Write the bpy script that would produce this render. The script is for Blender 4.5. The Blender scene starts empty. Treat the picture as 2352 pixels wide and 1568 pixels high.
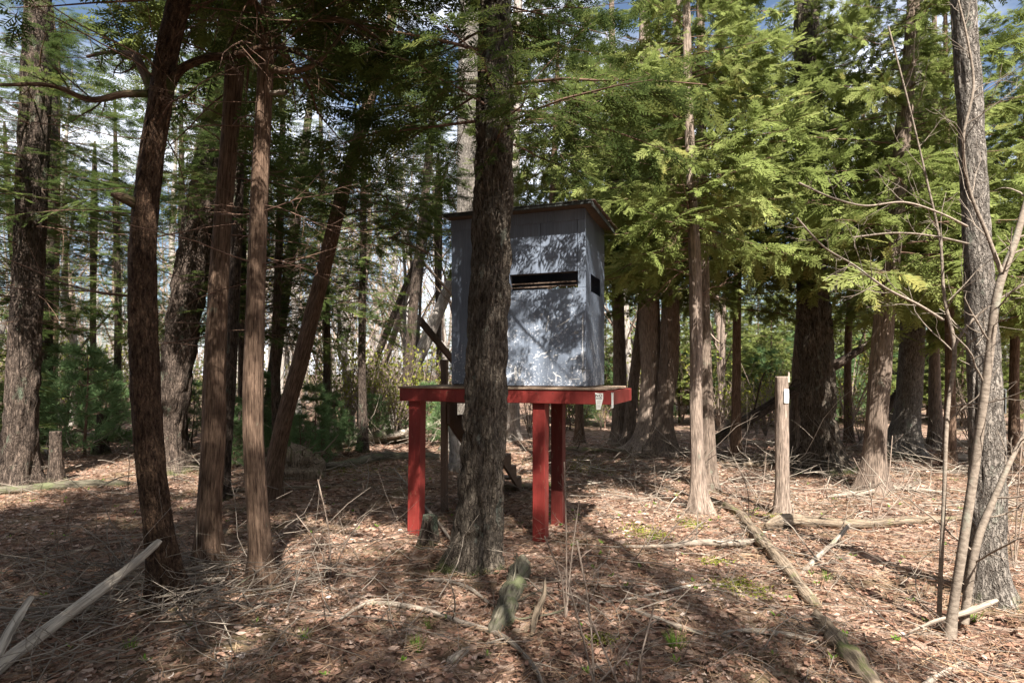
import bpy, math, random
import numpy as np

# ------------------------------------------------------------------ camera, sky, sun
scene = bpy.context.scene
col = scene.collection
EYE, FPX, U0, V0 = 1.8, 1400.0, 1176.0, 855.0      # eye height, focal length / centre in photo units (2352 wide)

cam_d = bpy.data.cameras.new('camera')
cam = bpy.data.objects.new('camera', cam_d)
col.objects.link(cam)
cam.location = (0, 0, EYE)
cam.rotation_euler = (math.radians(90), 0, 0)
cam_d.sensor_width = 36
cam_d.lens = 36 * FPX / 2352
cam_d.shift_y = (855 - 784) / 2352
cam_d.clip_end = 2000
scene.camera = cam

SUN_EL = math.radians(52)
SUN_H = np.array([0.21, -0.978])                   # horizontal direction towards the sun
world = bpy.data.worlds.new('World')
scene.world = world
world.use_nodes = True
wn, wl = world.node_tree.nodes, world.node_tree.links
wn.clear()
w_out = wn.new('ShaderNodeOutputWorld')
w_bg = wn.new('ShaderNodeBackground')
w_sky = wn.new('ShaderNodeTexSky')
w_sky.sky_type = 'NISHITA'
w_sky.sun_disc = False
w_sky.sun_elevation = SUN_EL
w_sky.sun_rotation = math.atan2(SUN_H[0], SUN_H[1])
w_sky.air_density = 1.0
w_sky.dust_density = 1.5
w_tc = wn.new('ShaderNodeTexCoord')
w_map = wn.new('ShaderNodeMapping')
w_map.inputs['Scale'].default_value = (1.5, 1.5, 3.2)
w_map.inputs['Location'].default_value = (2.6, 1.3, 0.0)
w_noise = wn.new('ShaderNodeTexNoise')
w_noise.inputs['Scale'].default_value = 1.6
w_noise.inputs['Detail'].default_value = 7
w_ramp = wn.new('ShaderNodeValToRGB')
w_ramp.color_ramp.elements[0].position = 0.44
w_ramp.color_ramp.elements[1].position = 0.62
w_mix = wn.new('ShaderNodeMixRGB')
w_mix.inputs['Color2'].default_value = (11.5, 11.8, 12.8, 1)     # sunlit cloud, same radiometric scale as the sky
wl.new(w_tc.outputs['Generated'], w_map.inputs['Vector'])
wl.new(w_map.outputs['Vector'], w_noise.inputs['Vector'])
wl.new(w_noise.outputs['Fac'], w_ramp.inputs['Fac'])
wl.new(w_ramp.outputs['Color'], w_mix.inputs['Fac'])
wl.new(w_sky.outputs['Color'], w_mix.inputs['Color1'])
wl.new(w_mix.outputs['Color'], w_bg.inputs['Color'])
w_bg.inputs['Strength'].default_value = 0.05
wl.new(w_bg.outputs['Background'], w_out.inputs['Surface'])

sun_d = bpy.data.lights.new('sun', 'SUN')
sun_d.energy = 5.0
sun_d.angle = math.radians(0.53)
sun_d.color = (1.0, 0.95, 0.87)
sun = bpy.data.objects.new('sun', sun_d)
col.objects.link(sun)
ce = math.cos(SUN_EL)
sun_vec = (SUN_H[0] * ce, SUN_H[1] * ce, math.sin(SUN_EL))
from mathutils import Vector, Matrix, Quaternion
sun.rotation_euler = Vector(sun_vec).to_track_quat('Z', 'Y').to_euler()
sun.location = (4, -15, 25)

scene.view_settings.view_transform = 'Standard'
scene.view_settings.look = 'None'
scene.view_settings.gamma = 1
scene.view_settings.exposure = 1.75
scene.render.engine = 'CYCLES'
scene.cycles.max_bounces = 3
scene.cycles.diffuse_bounces = 2
scene.cycles.transmission_bounces = 2
scene.cycles.caustics_reflective = False
scene.cycles.caustics_refractive = False

# ------------------------------------------------------------------ materials
def new_mat(name):
    m = bpy.data.materials.new(name)
    m.use_nodes = True
    n = m.node_tree.nodes
    n.clear()
    out = n.new('ShaderNodeOutputMaterial')
    return m, n, m.node_tree.links, out

def ramp(n, stops, interp='LINEAR'):
    r = n.new('ShaderNodeValToRGB')
    e = r.color_ramp.elements
    while len(e) < len(stops):
        e.new(0.5)
    for el, (p, c) in zip(e, stops):
        el.position = p
        el.color = (c[0], c[1], c[2], 1) if hasattr(c, '__len__') else (c, c, c, 1)
    r.color_ramp.interpolation = interp
    return r

def attr(n, name):
    a = n.new('ShaderNodeAttribute')
    a.attribute_name = name
    return a

def noise(n, l, vec, scale, detail=6, rough=0.6, stretch=None, loc=(0, 0, 0)):
    t = n.new('ShaderNodeTexNoise')
    t.inputs['Scale'].default_value = scale
    t.inputs['Detail'].default_value = detail
    t.inputs['Roughness'].default_value = rough
    if stretch or loc != (0, 0, 0):
        mp = n.new('ShaderNodeMapping')
        mp.inputs['Scale'].default_value = stretch or (1, 1, 1)
        mp.inputs['Location'].default_value = loc
        l.new(vec, mp.inputs['Vector'])
        vec = mp.outputs['Vector']
    l.new(vec, t.inputs['Vector'])
    return t

def mix(n, l, fac, a, b, mode='MIX'):
    m = n.new('ShaderNodeMixRGB')
    m.blend_type = mode
    for s, v in (('Fac', fac), ('Color1', a), ('Color2', b)):
        if hasattr(v, 'links') or hasattr(v, 'is_linked'):
            l.new(v, m.inputs[s])
        elif hasattr(v, '__len__'):
            m.inputs[s].default_value = (v[0], v[1], v[2], 1)
        else:
            m.inputs[s].default_value = v
    return m

def bark_mat(name, dark, light, lichen=(0.22, 0.25, 0.19), lich_amt=0.0, fine=60, stretch=0.10, bump=0.9, moss_base=0.0, plates=0):
    m, n, l, out = new_mat(name)
    a = attr(n, 'co')
    v = a.outputs['Vector']
    n1 = noise(n, l, v, fine, 6, 0.65, (1, 1, stretch))
    n2 = noise(n, l, v, fine * 0.16, 5, 0.6, (1, 1, 0.45))
    r1 = ramp(n, [(0.36, dark), (0.50, [(d * 0.45 + g * 0.55) for d, g in zip(dark, light)]), (0.64, light)])
    l.new(n1.outputs['Fac'], r1.inputs['Fac'])
    r2 = ramp(n, [(0.30, 0.72), (0.72, 1.22)])
    l.new(n2.outputs['Fac'], r2.inputs['Fac'])
    c = mix(n, l, 1.0, r1.outputs['Color'], r2.outputs['Color'], 'MULTIPLY').outputs['Color']
    hgt = n1.outputs['Fac']
    if plates:
        wv = noise(n, l, v, plates * 0.8, 3, 0.6, (1, 1, 0.5))
        wm = mix(n, l, 0.06, v, wv.outputs['Color'])
        mp = n.new('ShaderNodeMapping'); mp.inputs['Scale'].default_value = (1, 1, 0.16)
        l.new(wm.outputs['Color'], mp.inputs['Vector'])
        vo = n.new('ShaderNodeTexVoronoi'); vo.feature = 'DISTANCE_TO_EDGE'
        vo.inputs['Scale'].default_value = plates
        l.new(mp.outputs['Vector'], vo.inputs['Vector'])
        r5 = ramp(n, [(0.0, 0.62), (0.12, 1.0), (0.5, 1.06)])
        l.new(vo.outputs['Distance'], r5.inputs['Fac'])
        c = mix(n, l, 1.0, c, r5.outputs['Color'], 'MULTIPLY').outputs['Color']
        r6 = ramp(n, [(0.0, 0.0), (0.22, 1.0)])
        l.new(vo.outputs['Distance'], r6.inputs['Fac'])
        hm = n.new('ShaderNodeMath'); hm.operation = 'MULTIPLY_ADD'
        l.new(r6.outputs['Color'], hm.inputs[0]); hm.inputs[1].default_value = 0.8; l.new(hgt, hm.inputs[2])
        hgt = hm.outputs[0]
    if lich_amt > 0:
        n3 = noise(n, l, v, 5.0, 8, 0.7, (1, 1, 0.55), (3.1, 1.7, 0.4))
        hi = 0.70 - 0.22 * lich_amt
        r3 = ramp(n, [(hi - 0.04, 0.0), (hi + 0.06, 0.85)])
        l.new(n3.outputs['Fac'], r3.inputs['Fac'])
        c = mix(n, l, r3.outputs['Color'], c, lichen).outputs['Color']
    if moss_base > 0:
        sep = n.new('ShaderNodeSeparateXYZ')
        l.new(v, sep.inputs[0])
        mr = n.new('ShaderNodeMapRange')
        mr.inputs['From Min'].default_value = moss_base
        mr.inputs['From Max'].default_value = 0.0
        l.new(sep.outputs['Z'], mr.inputs['Value'])
        n4 = noise(n, l, v, 9, 6, 0.7)
        mm = n.new('ShaderNodeMath'); mm.operation = 'MULTIPLY'
        l.new(mr.outputs['Result'], mm.inputs[0]); l.new(n4.outputs['Fac'], mm.inputs[1])
        r4 = ramp(n, [(0.28, 0.0), (0.42, 0.8)])
        l.new(mm.outputs[0], r4.inputs['Fac'])
        c = mix(n, l, r4.outputs['Color'], c, (0.10, 0.115, 0.04)).outputs['Color']
    b = n.new('ShaderNodeBsdfPrincipled')
    b.inputs['Roughness'].default_value = 0.95
    b.inputs['Specular IOR Level'].default_value = 0.15
    l.new(c, b.inputs['Base Color'])
    bp = n.new('ShaderNodeBump')
    bp.inputs['Strength'].default_value = bump
    bp.inputs['Distance'].default_value = 0.02
    l.new(hgt, bp.inputs['Height'])
    l.new(bp.outputs['Normal'], b.inputs['Normal'])
    l.new(b.outputs[0], out.inputs['Surface'])
    return m

def leaf_mat(name, stops, trans=0.35, rough=0.6, spec=0.25, info=0.0):
    m, n, l, out = new_mat(name)
    a = attr(n, 'tint')
    r = ramp(n, stops)
    l.new(a.outputs['Fac'], r.inputs['Fac'])
    c = r.outputs['Color']
    if info > 0:
        oi = n.new('ShaderNodeObjectInfo')
        r2 = ramp(n, [(0, 1 - info), (1, 1 + info)])
        l.new(oi.outputs['Random'], r2.inputs['Fac'])
        c = mix(n, l, 1.0, c, r2.outputs['Color'], 'MULTIPLY').outputs['Color']
    b = n.new('ShaderNodeBsdfDiffuse')
    l.new(c, b.inputs['Color'])
    t = n.new('ShaderNodeBsdfTranslucent')
    l.new(c, t.inputs['Color'])
    mx = n.new('ShaderNodeMixShader')
    mx.inputs[0].default_value = trans
    l.new(b.outputs[0], mx.inputs[1])
    l.new(t.outputs[0], mx.inputs[2])
    l.new(mx.outputs[0], out.inputs['Surface'])
    return m

def paint_mat(name, base, dark, white=0.0, rough=0.55, grain=0.5, wood=None):
    """painted timber / plywood: streaky colour, chips and scratches down to a pale or woody undercoat"""
    m, n, l, out = new_mat(name)
    tc = n.new('ShaderNodeTexCoord')
    v = tc.outputs['Object']
    n1 = noise(n, l, v, 3.2, 7, 0.62, (1, 1, 0.55))
    r1 = ramp(n, [(0.30, dark), (0.70, base)])
    l.new(n1.outputs['Fac'], r1.inputs['Fac'])
    n2 = noise(n, l, v, 90, 4, 0.6, (1, 1, 0.05))
    r2 = ramp(n, [(0.3, 1 - 0.22 * grain), (0.7, 1 + 0.18 * grain)])
    l.new(n2.outputs['Fac'], r2.inputs['Fac'])
    c = mix(n, l, 1.0, r1.outputs['Color'], r2.outputs['Color'], 'MULTIPLY').outputs['Color']
    if white > 0:
        # flecks: many small chips, denser low down on the panel
        n3 = noise(n, l, v, 42, 6, 0.75)
        n3b = noise(n, l, v, 4.5, 3, 0.5, None, (2.2, 0.1, 5.3))
        sep = n.new('ShaderNodeSeparateXYZ'); l.new(v, sep.inputs[0])
        mr = n.new('ShaderNodeMapRange')
        mr.inputs['From Min'].default_value = 1.65; mr.inputs['From Max'].default_value = 3.3
        mr.inputs['To Min'].default_value = 0.14; mr.inputs['To Max'].default_value = 0.0
        l.new(sep.outputs['Z'], mr.inputs['Value'])
        ad = n.new('ShaderNodeMath'); ad.operation = 'MULTIPLY_ADD'
        l.new(n3b.outputs['Fac'], ad.inputs[0]); ad.inputs[1].default_value = 0.30
        l.new(mr.outputs['Result'], ad.inputs[2])
        ad2 = n.new('ShaderNodeMath'); ad2.operation = 'ADD'
        l.new(ad.outputs[0], ad2.inputs[0]); l.new(n3.outputs['Fac'], ad2.inputs[1])
        r3 = ramp(n, [(0.915 - 0.05 * white, 0.0), (0.93 - 0.05 * white, 1.0)])
        l.new(ad2.outputs[0], r3.inputs['Fac'])
        # vertical peeled runs
        n5 = noise(n, l, v, 26, 5, 0.7, (1, 1, 0.16), (0.3, 4.0, 1.0))
        ad3 = n.new('ShaderNodeMath'); ad3.operation = 'ADD'
        l.new(ad.outputs[0], ad3.inputs[0]); l.new(n5.outputs['Fac'], ad3.inputs[1])
        r5 = ramp(n, [(0.955 - 0.04 * white, 0.0), (0.97 - 0.04 * white, 1.0)])
        l.new(ad3.outputs[0], r5.inputs['Fac'])
        fm = mix(n, l, 1.0, r3.outputs['Color'], r5.outputs['Color'], 'LIGHTEN').outputs['Color']
        c = mix(n, l, fm, c, wood or (0.62, 0.63, 0.66)).outputs['Color']
    elif wood:
        n3 = noise(n, l, v, 24, 8, 0.8, (1, 1, 0.3))
        r3 = ramp(n, [(0.58, 0.0), (0.63, 0.75)])
        l.new(n3.outputs['Fac'], r3.inputs['Fac'])
        c = mix(n, l, r3.outputs['Color'], c, wood).outputs['Color']
    b = n.new('ShaderNodeBsdfPrincipled')
    b.inputs['Roughness'].default_value = rough
    b.inputs['Specular IOR Level'].default_value = 0.35
    l.new(c, b.inputs['Base Color'])
    bp = n.new('ShaderNodeBump')
    bp.inputs['Strength'].default_value = 0.25
    bp.inputs['Distance'].default_value = 0.004
    l.new(n2.outputs['Fac'], bp.inputs['Height'])
    l.new(bp.outputs['Normal'], b.inputs['Normal'])
    l.new(b.outputs[0], out.inputs['Surface'])
    return m

def plain_mat(name, c, rough=0.8):
    m, n, l, out = new_mat(name)
    tc = n.new('ShaderNodeTexCoord')
    n1 = noise(n, l, tc.outputs['Object'], 18, 5)
    r = ramp(n, [(0.3, [x * 0.75 for x in c]), (0.7, [min(1, x * 1.15) for x in c])])
    l.new(n1.outputs['Fac'], r.inputs['Fac'])
    b = n.new('ShaderNodeBsdfPrincipled')
    b.inputs['Roughness'].default_value = rough
    b.inputs['Specular IOR Level'].default_value = 0.2
    l.new(r.outputs['Color'], b.inputs['Base Color'])
    l.new(b.outputs[0], out.inputs['Surface'])
    return m

M = {}
M['bark_oak'] = bark_mat('bark_grey_furrowed', (0.035, 0.026, 0.020), (0.17, 0.14, 0.11), (0.20, 0.22, 0.18), 0.30, 52, 0.22, 1.0, 0.5, 42)
M['bark_flaky'] = bark_mat('bark_flaky_red_brown', (0.038, 0.021, 0.014), (0.16, 0.098, 0.062), (0.15, 0.15, 0.10), 0.12, 48, 0.28, 1.0, 0.35, 52)
M['bark_maple'] = bark_mat('bark_grey_plated', (0.095, 0.08, 0.068), (0.34, 0.30, 0.26), (0.24, 0.265, 0.21), 0.3, 52, 0.24, 1.0, 0.45, 46)
M['bark_cedar'] = bark_mat('bark_red_cedar', (0.052, 0.031, 0.021), (0.21, 0.138, 0.096), (0.20, 0.21, 0.15), 0.12, 80, 0.085, 1.0, 0.35, 0)
M['bark_cedar_brown'] = bark_mat('bark_brown_cedar', (0.062, 0.046, 0.037), (0.27, 0.205, 0.16), (0.22, 0.23, 0.17), 0.18, 80, 0.085, 1.0, 0.35)
M['bark_cedar_grey'] = bark_mat('bark_grey_cedar', (0.10, 0.075, 0.058), (0.40, 0.31, 0.25), (0.24, 0.25, 0.19), 0.15, 80, 0.075, 1.0, 0.3)
M['bark_hemlock'] = bark_mat('bark_dark_hemlock', (0.035, 0.026, 0.021), (0.16, 0.12, 0.095), (0.14, 0.17, 0.12), 0.35, 40, 0.2, 1.0, 0.5, 36)
M['bark_smooth'] = bark_mat('bark_smooth_tan', (0.15, 0.12, 0.095), (0.31, 0.255, 0.205), (0.30, 0.30, 0.24), 0.3, 22, 2.2, 0.25)
M['bark_pale'] = bark_mat('bark_pale_grey', (0.16, 0.14, 0.12), (0.44, 0.39, 0.35), (0.3, 0.32, 0.25), 0.2, 40, 0.2, 0.6)
M['bark_birch'] = bark_mat('bark_white_birch', (0.25, 0.23, 0.21), (0.68, 0.65, 0.62), (0.1, 0.1, 0.1), 0.25, 14, 3.0, 0.2)
M['deadwood'] = bark_mat('weathered_deadwood', (0.13, 0.105, 0.085), (0.40, 0.335, 0.27), (0.2, 0.22, 0.13), 0.25, 70, 0.05, 0.6)
M['deadwood_pale'] = bark_mat('bleached_deadwood', (0.22, 0.185, 0.15), (0.54, 0.47, 0.385), (0.3, 0.3, 0.22), 0.1, 55, 0.06, 0.4)
M['log_rotten'] = bark_mat('rotten_log', (0.06, 0.045, 0.032), (0.30, 0.23, 0.165), (0.11, 0.13, 0.04), 0.5, 45, 0.09, 1.0)
M['log_mossy'] = bark_mat('mossy_log', (0.05, 0.042, 0.03), (0.19, 0.17, 0.125), (0.11, 0.12, 0.06), 0.7, 40, 0.15, 1.0)
M['twig'] = bark_mat('grey_brown_twig', (0.12, 0.085, 0.065), (0.32, 0.25, 0.20), (0.25, 0.26, 0.2), 0.1, 30, 0.3, 0.3)
M['twig_red'] = bark_mat('dead_reddish_twig', (0.085, 0.05, 0.036), (0.23, 0.145, 0.105), (0.2, 0.2, 0.15), 0.1, 30, 0.3, 0.3)
M['cedar'] = leaf_mat('cedar_foliage', [(0.0, (0.078, 0.098, 0.028)), (0.35, (0.138, 0.170, 0.048)), (0.7, (0.205, 0.240, 0.075)), (0.92, (0.26, 0.285, 0.10)), (1.0, (0.26, 0.25, 0.08))], 0.42, 0.5, 0.35, 0.15)
M['hemlock'] = leaf_mat('hemlock_foliage', [(0.0, (0.036, 0.056, 0.019)), (0.5, (0.068, 0.098, 0.030)), (0.9, (0.115, 0.152, 0.045)), (1.0, (0.17, 0.19, 0.055))], 0.40, 0.5, 0.3, 0.15)
M['pine'] = leaf_mat('pine_needles', [(0.0, (0.10, 0.17, 0.075)), (0.5, (0.15, 0.235, 0.10)), (1.0, (0.22, 0.30, 0.14))], 0.4, 0.5, 0.3, 0.12)
M['spring'] = leaf_mat('spring_leaves', [(0.0, (0.14, 0.17, 0.03)), (0.6, (0.24, 0.26, 0.05)), (1.0, (0.34, 0.31, 0.07))], 0.45, 0.6, 0.2, 0.12)
M['bud_haze'] = leaf_mat('budding_twigs', [(0.0, (0.16, 0.13, 0.095)), (0.5, (0.22, 0.19, 0.12)), (1.0, (0.24, 0.25, 0.08))], 0.4)
M['sprout'] = leaf_mat('green_sprouts', [(0.0, (0.10, 0.20, 0.03)), (1.0, (0.22, 0.34, 0.06))], 0.4)
M['moss'] = leaf_mat('moss', [(0.0, (0.10, 0.12, 0.02)), (1.0, (0.28, 0.29, 0.05))], 0.2, 0.9, 0.1)
M['litter'] = leaf_mat('dry_leaves', [(0.0, (0.070, 0.038, 0.028)), (0.2, (0.165, 0.090, 0.062)), (0.45, (0.31, 0.180, 0.128)), (0.7, (0.43, 0.285, 0.215)), (0.9, (0.55, 0.42, 0.345)), (1.0, (0.64, 0.54, 0.47))], 0.15, 0.7, 0.3)
M['needle_litter'] = leaf_mat('fallen_needles', [(0.0, (0.10, 0.06, 0.038)), (0.5, (0.24, 0.145, 0.09)), (1.0, (0.42, 0.30, 0.20))], 0.1, 0.8, 0.1)
M['wall'] = paint_mat('grey_blue_plywood', (0.215, 0.25, 0.31), (0.135, 0.16, 0.205), 1.25, 0.5, 0.8)
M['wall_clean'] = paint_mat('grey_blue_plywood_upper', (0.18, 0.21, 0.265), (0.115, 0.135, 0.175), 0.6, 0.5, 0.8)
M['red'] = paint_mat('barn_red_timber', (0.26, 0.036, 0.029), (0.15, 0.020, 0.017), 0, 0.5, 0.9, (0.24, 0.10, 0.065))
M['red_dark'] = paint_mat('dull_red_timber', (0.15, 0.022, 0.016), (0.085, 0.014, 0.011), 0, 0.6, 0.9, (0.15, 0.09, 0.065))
M['stair_wood'] = paint_mat('weathered_brown_timber', (0.15, 0.10, 0.07), (0.085, 0.058, 0.043), 0, 0.8, 1.0, (0.2, 0.16, 0.12))
M['deck_wood'] = paint_mat('worn_deck_timber', (0.36, 0.27, 0.19), (0.22, 0.15, 0.11), 0, 0.8, 1.0, (0.28, 0.09, 0.06))
M['roofing'] = plain_mat('dark_roofing_felt', (0.045, 0.048, 0.045), 0.9)
M['shingle'] = plain_mat('brown_shingle', (0.13, 0.095, 0.08), 0.9)
M['inside'] = plain_mat('bare_inside_wood', (0.10, 0.075, 0.055), 0.9)
M['card'] = plain_mat('white_card', (0.72, 0.72, 0.68), 0.6)
M['card_grey'] = plain_mat('faded_grey_card', (0.42, 0.46, 0.47), 0.6)
M['scuff'] = plain_mat('bared_pale_wood', (0.72, 0.71, 0.70), 0.8)
M['rust'] = plain_mat('rusty_nail', (0.06, 0.04, 0.03), 0.7)
M['ink'] = plain_mat('black_ink', (0.03, 0.03, 0.035), 0.6)
M['ink_grey'] = plain_mat('faded_ink', (0.25, 0.25, 0.26), 0.6)

def ground_mat():
    m, n, l, out = new_mat('forest_floor')
    tc = n.new('ShaderNodeTexCoord')
    v = tc.outputs['Object']
    vo = n.new('ShaderNodeTexVoronoi')
    vo.inputs['Scale'].default_value = 15
    vo.inputs['Randomness'].default_value = 1
    wv = noise(n, l, v, 9, 4)
    mx = mix(n, l, 0.12, v, wv.outputs['Color'])
    l.new(mx.outputs['Color'], vo.inputs['Vector'])
    r1 = ramp(n, [(0.0, (0.07, 0.042, 0.032)), (0.35, (0.16, 0.095, 0.068)), (0.65, (0.28, 0.18, 0.13)), (1.0, (0.42, 0.31, 0.245))])
    sp = n.new('ShaderNodeSeparateColor'); l.new(vo.outputs['Color'], sp.inputs[0])
    l.new(sp.outputs[0], r1.inputs['Fac'])
    n2 = noise(n, l, v, 0.9, 6, 0.65)
    r2 = ramp(n, [(0.50, 0.0), (0.66, 0.55)])
    l.new(n2.outputs['Fac'], r2.inputs['Fac'])
    c = mix(n, l, r2.outputs['Color'], r1.outputs['Color'], (0.20, 0.17, 0.085)).outputs['Color']
    n3 = noise(n, l, v, 60, 6, 0.7)
    r3 = ramp(n, [(0.3, 0.6), (0.7, 1.2)])
    l.new(n3.outputs['Fac'], r3.inputs['Fac'])
    c = mix(n, l, 1.0, c, r3.outputs['Color'], 'MULTIPLY').outputs['Color']
    b = n.new('ShaderNodeBsdfPrincipled')
    b.inputs['Roughness'].default_value = 0.95
    b.inputs['Specular IOR Level'].default_value = 0.1
    l.new(c, b.inputs['Base Color'])
    bp = n.new('ShaderNodeBump')
    bp.inputs['Strength'].default_value = 0.8
    bp.inputs['Distance'].default_value = 0.02
    ad = n.new('ShaderNodeMath'); ad.operation = 'ADD'
    l.new(sp.outputs[0], ad.inputs[0]); l.new(n3.outputs['Fac'], ad.inputs[1])
    l.new(ad.outputs[0], bp.inputs['Height'])
    l.new(bp.outputs['Normal'], b.inputs['Normal'])
    l.new(b.outputs[0], out.inputs['Surface'])
    return m
M['ground'] = ground_mat()

# ------------------------------------------------------------------ helpers
def gz(x, y):
    """height of the forest floor"""
    x = np.asarray(x, float); y = np.asarray(y, float)
    near = 0.035 * np.sin(0.9 * x + 0.4) * np.cos(0.75 * y + 1.0) + 0.02 * np.sin(2.3 * x + 1.1 * y) + 0.012 * np.sin(4.9 * y - 3.1 * x + 0.7)
    far = 0.16 * np.sin(0.21 * x + 1.0) * np.sin(0.17 * y + 0.3) * np.clip((y - 9) / 10, 0, 1)
    return near + far

def ground_at(u, v):
    """forest-floor point standing at photo position (u, v)"""
    Y = EYE * FPX / (v - V0)
    X = (u - U0) / FPX * Y
    return np.array([X, Y, float(gz(X, Y))])

def at(u, v, Y):
    return np.array([(u - U0) / FPX * Y, Y, EYE - (v - V0) / FPX * Y])

class MB:
    def __init__(self):
        self.v, self.f, self.co, self.t, self.m = [], [], [], [], []
        self.n = 0
    def add(self, V, F, co=None, tint=0.5, mat=0):
        V = np.asarray(V, np.float32); F = np.asarray(F, np.int32)
        self.v.append(V)
        self.co.append(V if co is None else np.asarray(co, np.float32))
        self.t.append(np.broadcast_to(np.asarray(tint, np.float32), (len(V),)))
        self.f.append(F + self.n)
        self.m.append(np.full(len(F), mat, np.int32))
        self.n += len(V)
        return self
    def mesh(self, name, mats, smooth=True):
        me = bpy.data.meshes.new(name)
        V = np.concatenate(self.v)
        me.vertices.add(len(V))
        me.vertices.foreach_set('co', V.ravel())
        nf = sum(len(f) for f in self.f)
        tot = np.concatenate([np.full(len(f), f.shape[1], np.int32) for f in self.f])
        me.loops.add(int(tot.sum()))
        me.polygons.add(nf)
        start = np.zeros(nf, np.int32)
        start[1:] = np.cumsum(tot)[:-1]
        me.polygons.foreach_set('loop_start', start)
        me.loops.foreach_set('vertex_index', np.concatenate([f.ravel() for f in self.f]))
        me.polygons.foreach_set('material_index', np.concatenate(self.m))
        me.polygons.foreach_set('use_smooth', np.full(nf, smooth, bool))
        a = me.attributes.new('co', 'FLOAT_VECTOR', 'POINT')
        a.data.foreach_set('vector', np.concatenate(self.co).ravel())
        a = me.attributes.new('tint', 'FLOAT', 'POINT')
        a.data.foreach_set('value', np.concatenate(self.t).astype(np.float32))
        me.update(calc_edges=True)
        for m in (mats if isinstance(mats, (list, tuple)) else [mats]):
            me.materials.append(m)
        return me
    def build(self, name, mats, parent=None, smooth=True):
        return link(name, self.mesh(name, mats, smooth), parent)

def link(name, me, parent=None):
    o = bpy.data.objects.new(name, me)
    col.objects.link(o)
    if parent is not None:
        o.parent = parent
    return o

def tag(o, label, cat, group=None, kind=None):
    if label: o['label'] = label
    if cat: o['category'] = cat
    if group: o['group'] = group
    if kind: o['kind'] = kind
    return o

def empty(name, loc, label, cat, group=None):
    o = bpy.data.objects.new(name, None)
    col.objects.link(o)
    o.location = [float(x) for x in loc]
    o.empty_display_size = 0.2
    return tag(o, label, cat, group)

def nrm(a):
    return a / np.maximum(np.linalg.norm(a, axis=-1, keepdims=True), 1e-9)

def tubes(P, R, n=3, ref=None, disp=None):
    """k tubes of m rings; P (k,m,3), R (k,m). Returns verts, quads, bark coordinates."""
    P = np.asarray(P, float); R = np.asarray(R, float)
    if P.ndim == 2: P = P[None]; R = R[None]
    k, m, _ = P.shape
    T = np.empty_like(P)
    T[:, 1:-1] = P[:, 2:] - P[:, :-2]
    T[:, 0] = P[:, 1] - P[:, 0]
    T[:, -1] = P[:, -1] - P[:, -2]
    T = nrm(T)
    if ref is None:
        d = np.abs(T[:, m // 2])
        ref = np.zeros((k, 3))
        ref[np.arange(k), np.argmin(d, axis=1)] = 1
    ref = np.broadcast_to(np.asarray(ref, float), (k, 3))[:, None, :]
    A = nrm(ref - (ref * T).sum(-1, keepdims=True) * T)
    B = np.cross(T, A)
    th = np.arange(n) / n * 2 * math.pi
    RR = R[:, :, None] * np.ones(n)
    if disp is not None: RR = RR * disp
    ring = A[:, :, None, :] * np.cos(th)[None, None, :, None] + B[:, :, None, :] * np.sin(th)[None, None, :, None]
    V = P[:, :, None, :] + ring * RR[..., None]
    s = np.zeros((k, m))
    s[:, 1:] = np.cumsum(np.linalg.norm(np.diff(P, axis=1), axis=-1), axis=1)
    co = np.stack([np.cos(th) * R[:, :, None], np.sin(th) * R[:, :, None], s[:, :, None] * np.ones(n)], -1)
    co[..., 0] += (np.arange(k) * 0.37 % 5)[:, None, None]
    idx = np.arange(k * m * n).reshape(k, m, n)
    a = idx[:, :-1]; b = idx[:, 1:]
    F = np.stack([a, np.roll(a, -1, 2), np.roll(b, -1, 2), b], -1).reshape(-1, 4)
    return V.reshape(-1, 3), F, co.reshape(-1, 3)

def cap_faces(off, n, flip=False):
    f = np.stack([np.zeros(n - 2, int), np.arange(1, n - 1), np.arange(2, n)], -1) + off
    return f[:, ::-1] if flip else f

def catmull(pts, m):
    pts = np.asarray(pts, float)
    n = len(pts)
    if n == 2:
        t = np.linspace(0, 1, m)[:, None]
        return pts[0] * (1 - t) + pts[1] * t
    d = np.r_[0, np.cumsum(np.linalg.norm(np.diff(pts[:, :3], axis=0), axis=1))]
    t = np.linspace(0, d[-1], m)
    tang = np.gradient(pts, d, axis=0)
    i = np.clip(np.searchsorted(d, t, 'right') - 1, 0, n - 2)
    h = (d[i + 1] - d[i])[:, None]
    s = ((t - d[i]) / (d[i + 1] - d[i]))[:, None]
    return ((2 * s**3 - 3 * s**2 + 1) * pts[i] + (s**3 - 2 * s**2 + s) * h * tang[i]
            + (-2 * s**3 + 3 * s**2) * pts[i + 1] + (s**3 - s**2) * h * tang[i + 1])

def vnoise(rng, th, s, cells, cell_len):
    """value noise on a cylinder: theta periodic, s along the length"""
    rows = int(s.max() / cell_len) + 3
    g = rng.random((rows, cells))
    x = th / (2 * math.pi) * cells
    y = s / cell_len
    i = np.floor(x).astype(int); j = np.floor(y).astype(int)
    fx = x - i; fy = y - j
    fx = fx * fx * (3 - 2 * fx); fy = fy * fy * (3 - 2 * fy)
    i0 = i % cells; i1 = (i + 1) % cells
    return (g[j, i0] * (1 - fx) + g[j, i1] * fx) * (1 - fy) + (g[j + 1, i0] * (1 - fx) + g[j + 1, i1] * fx) * fy

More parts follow.
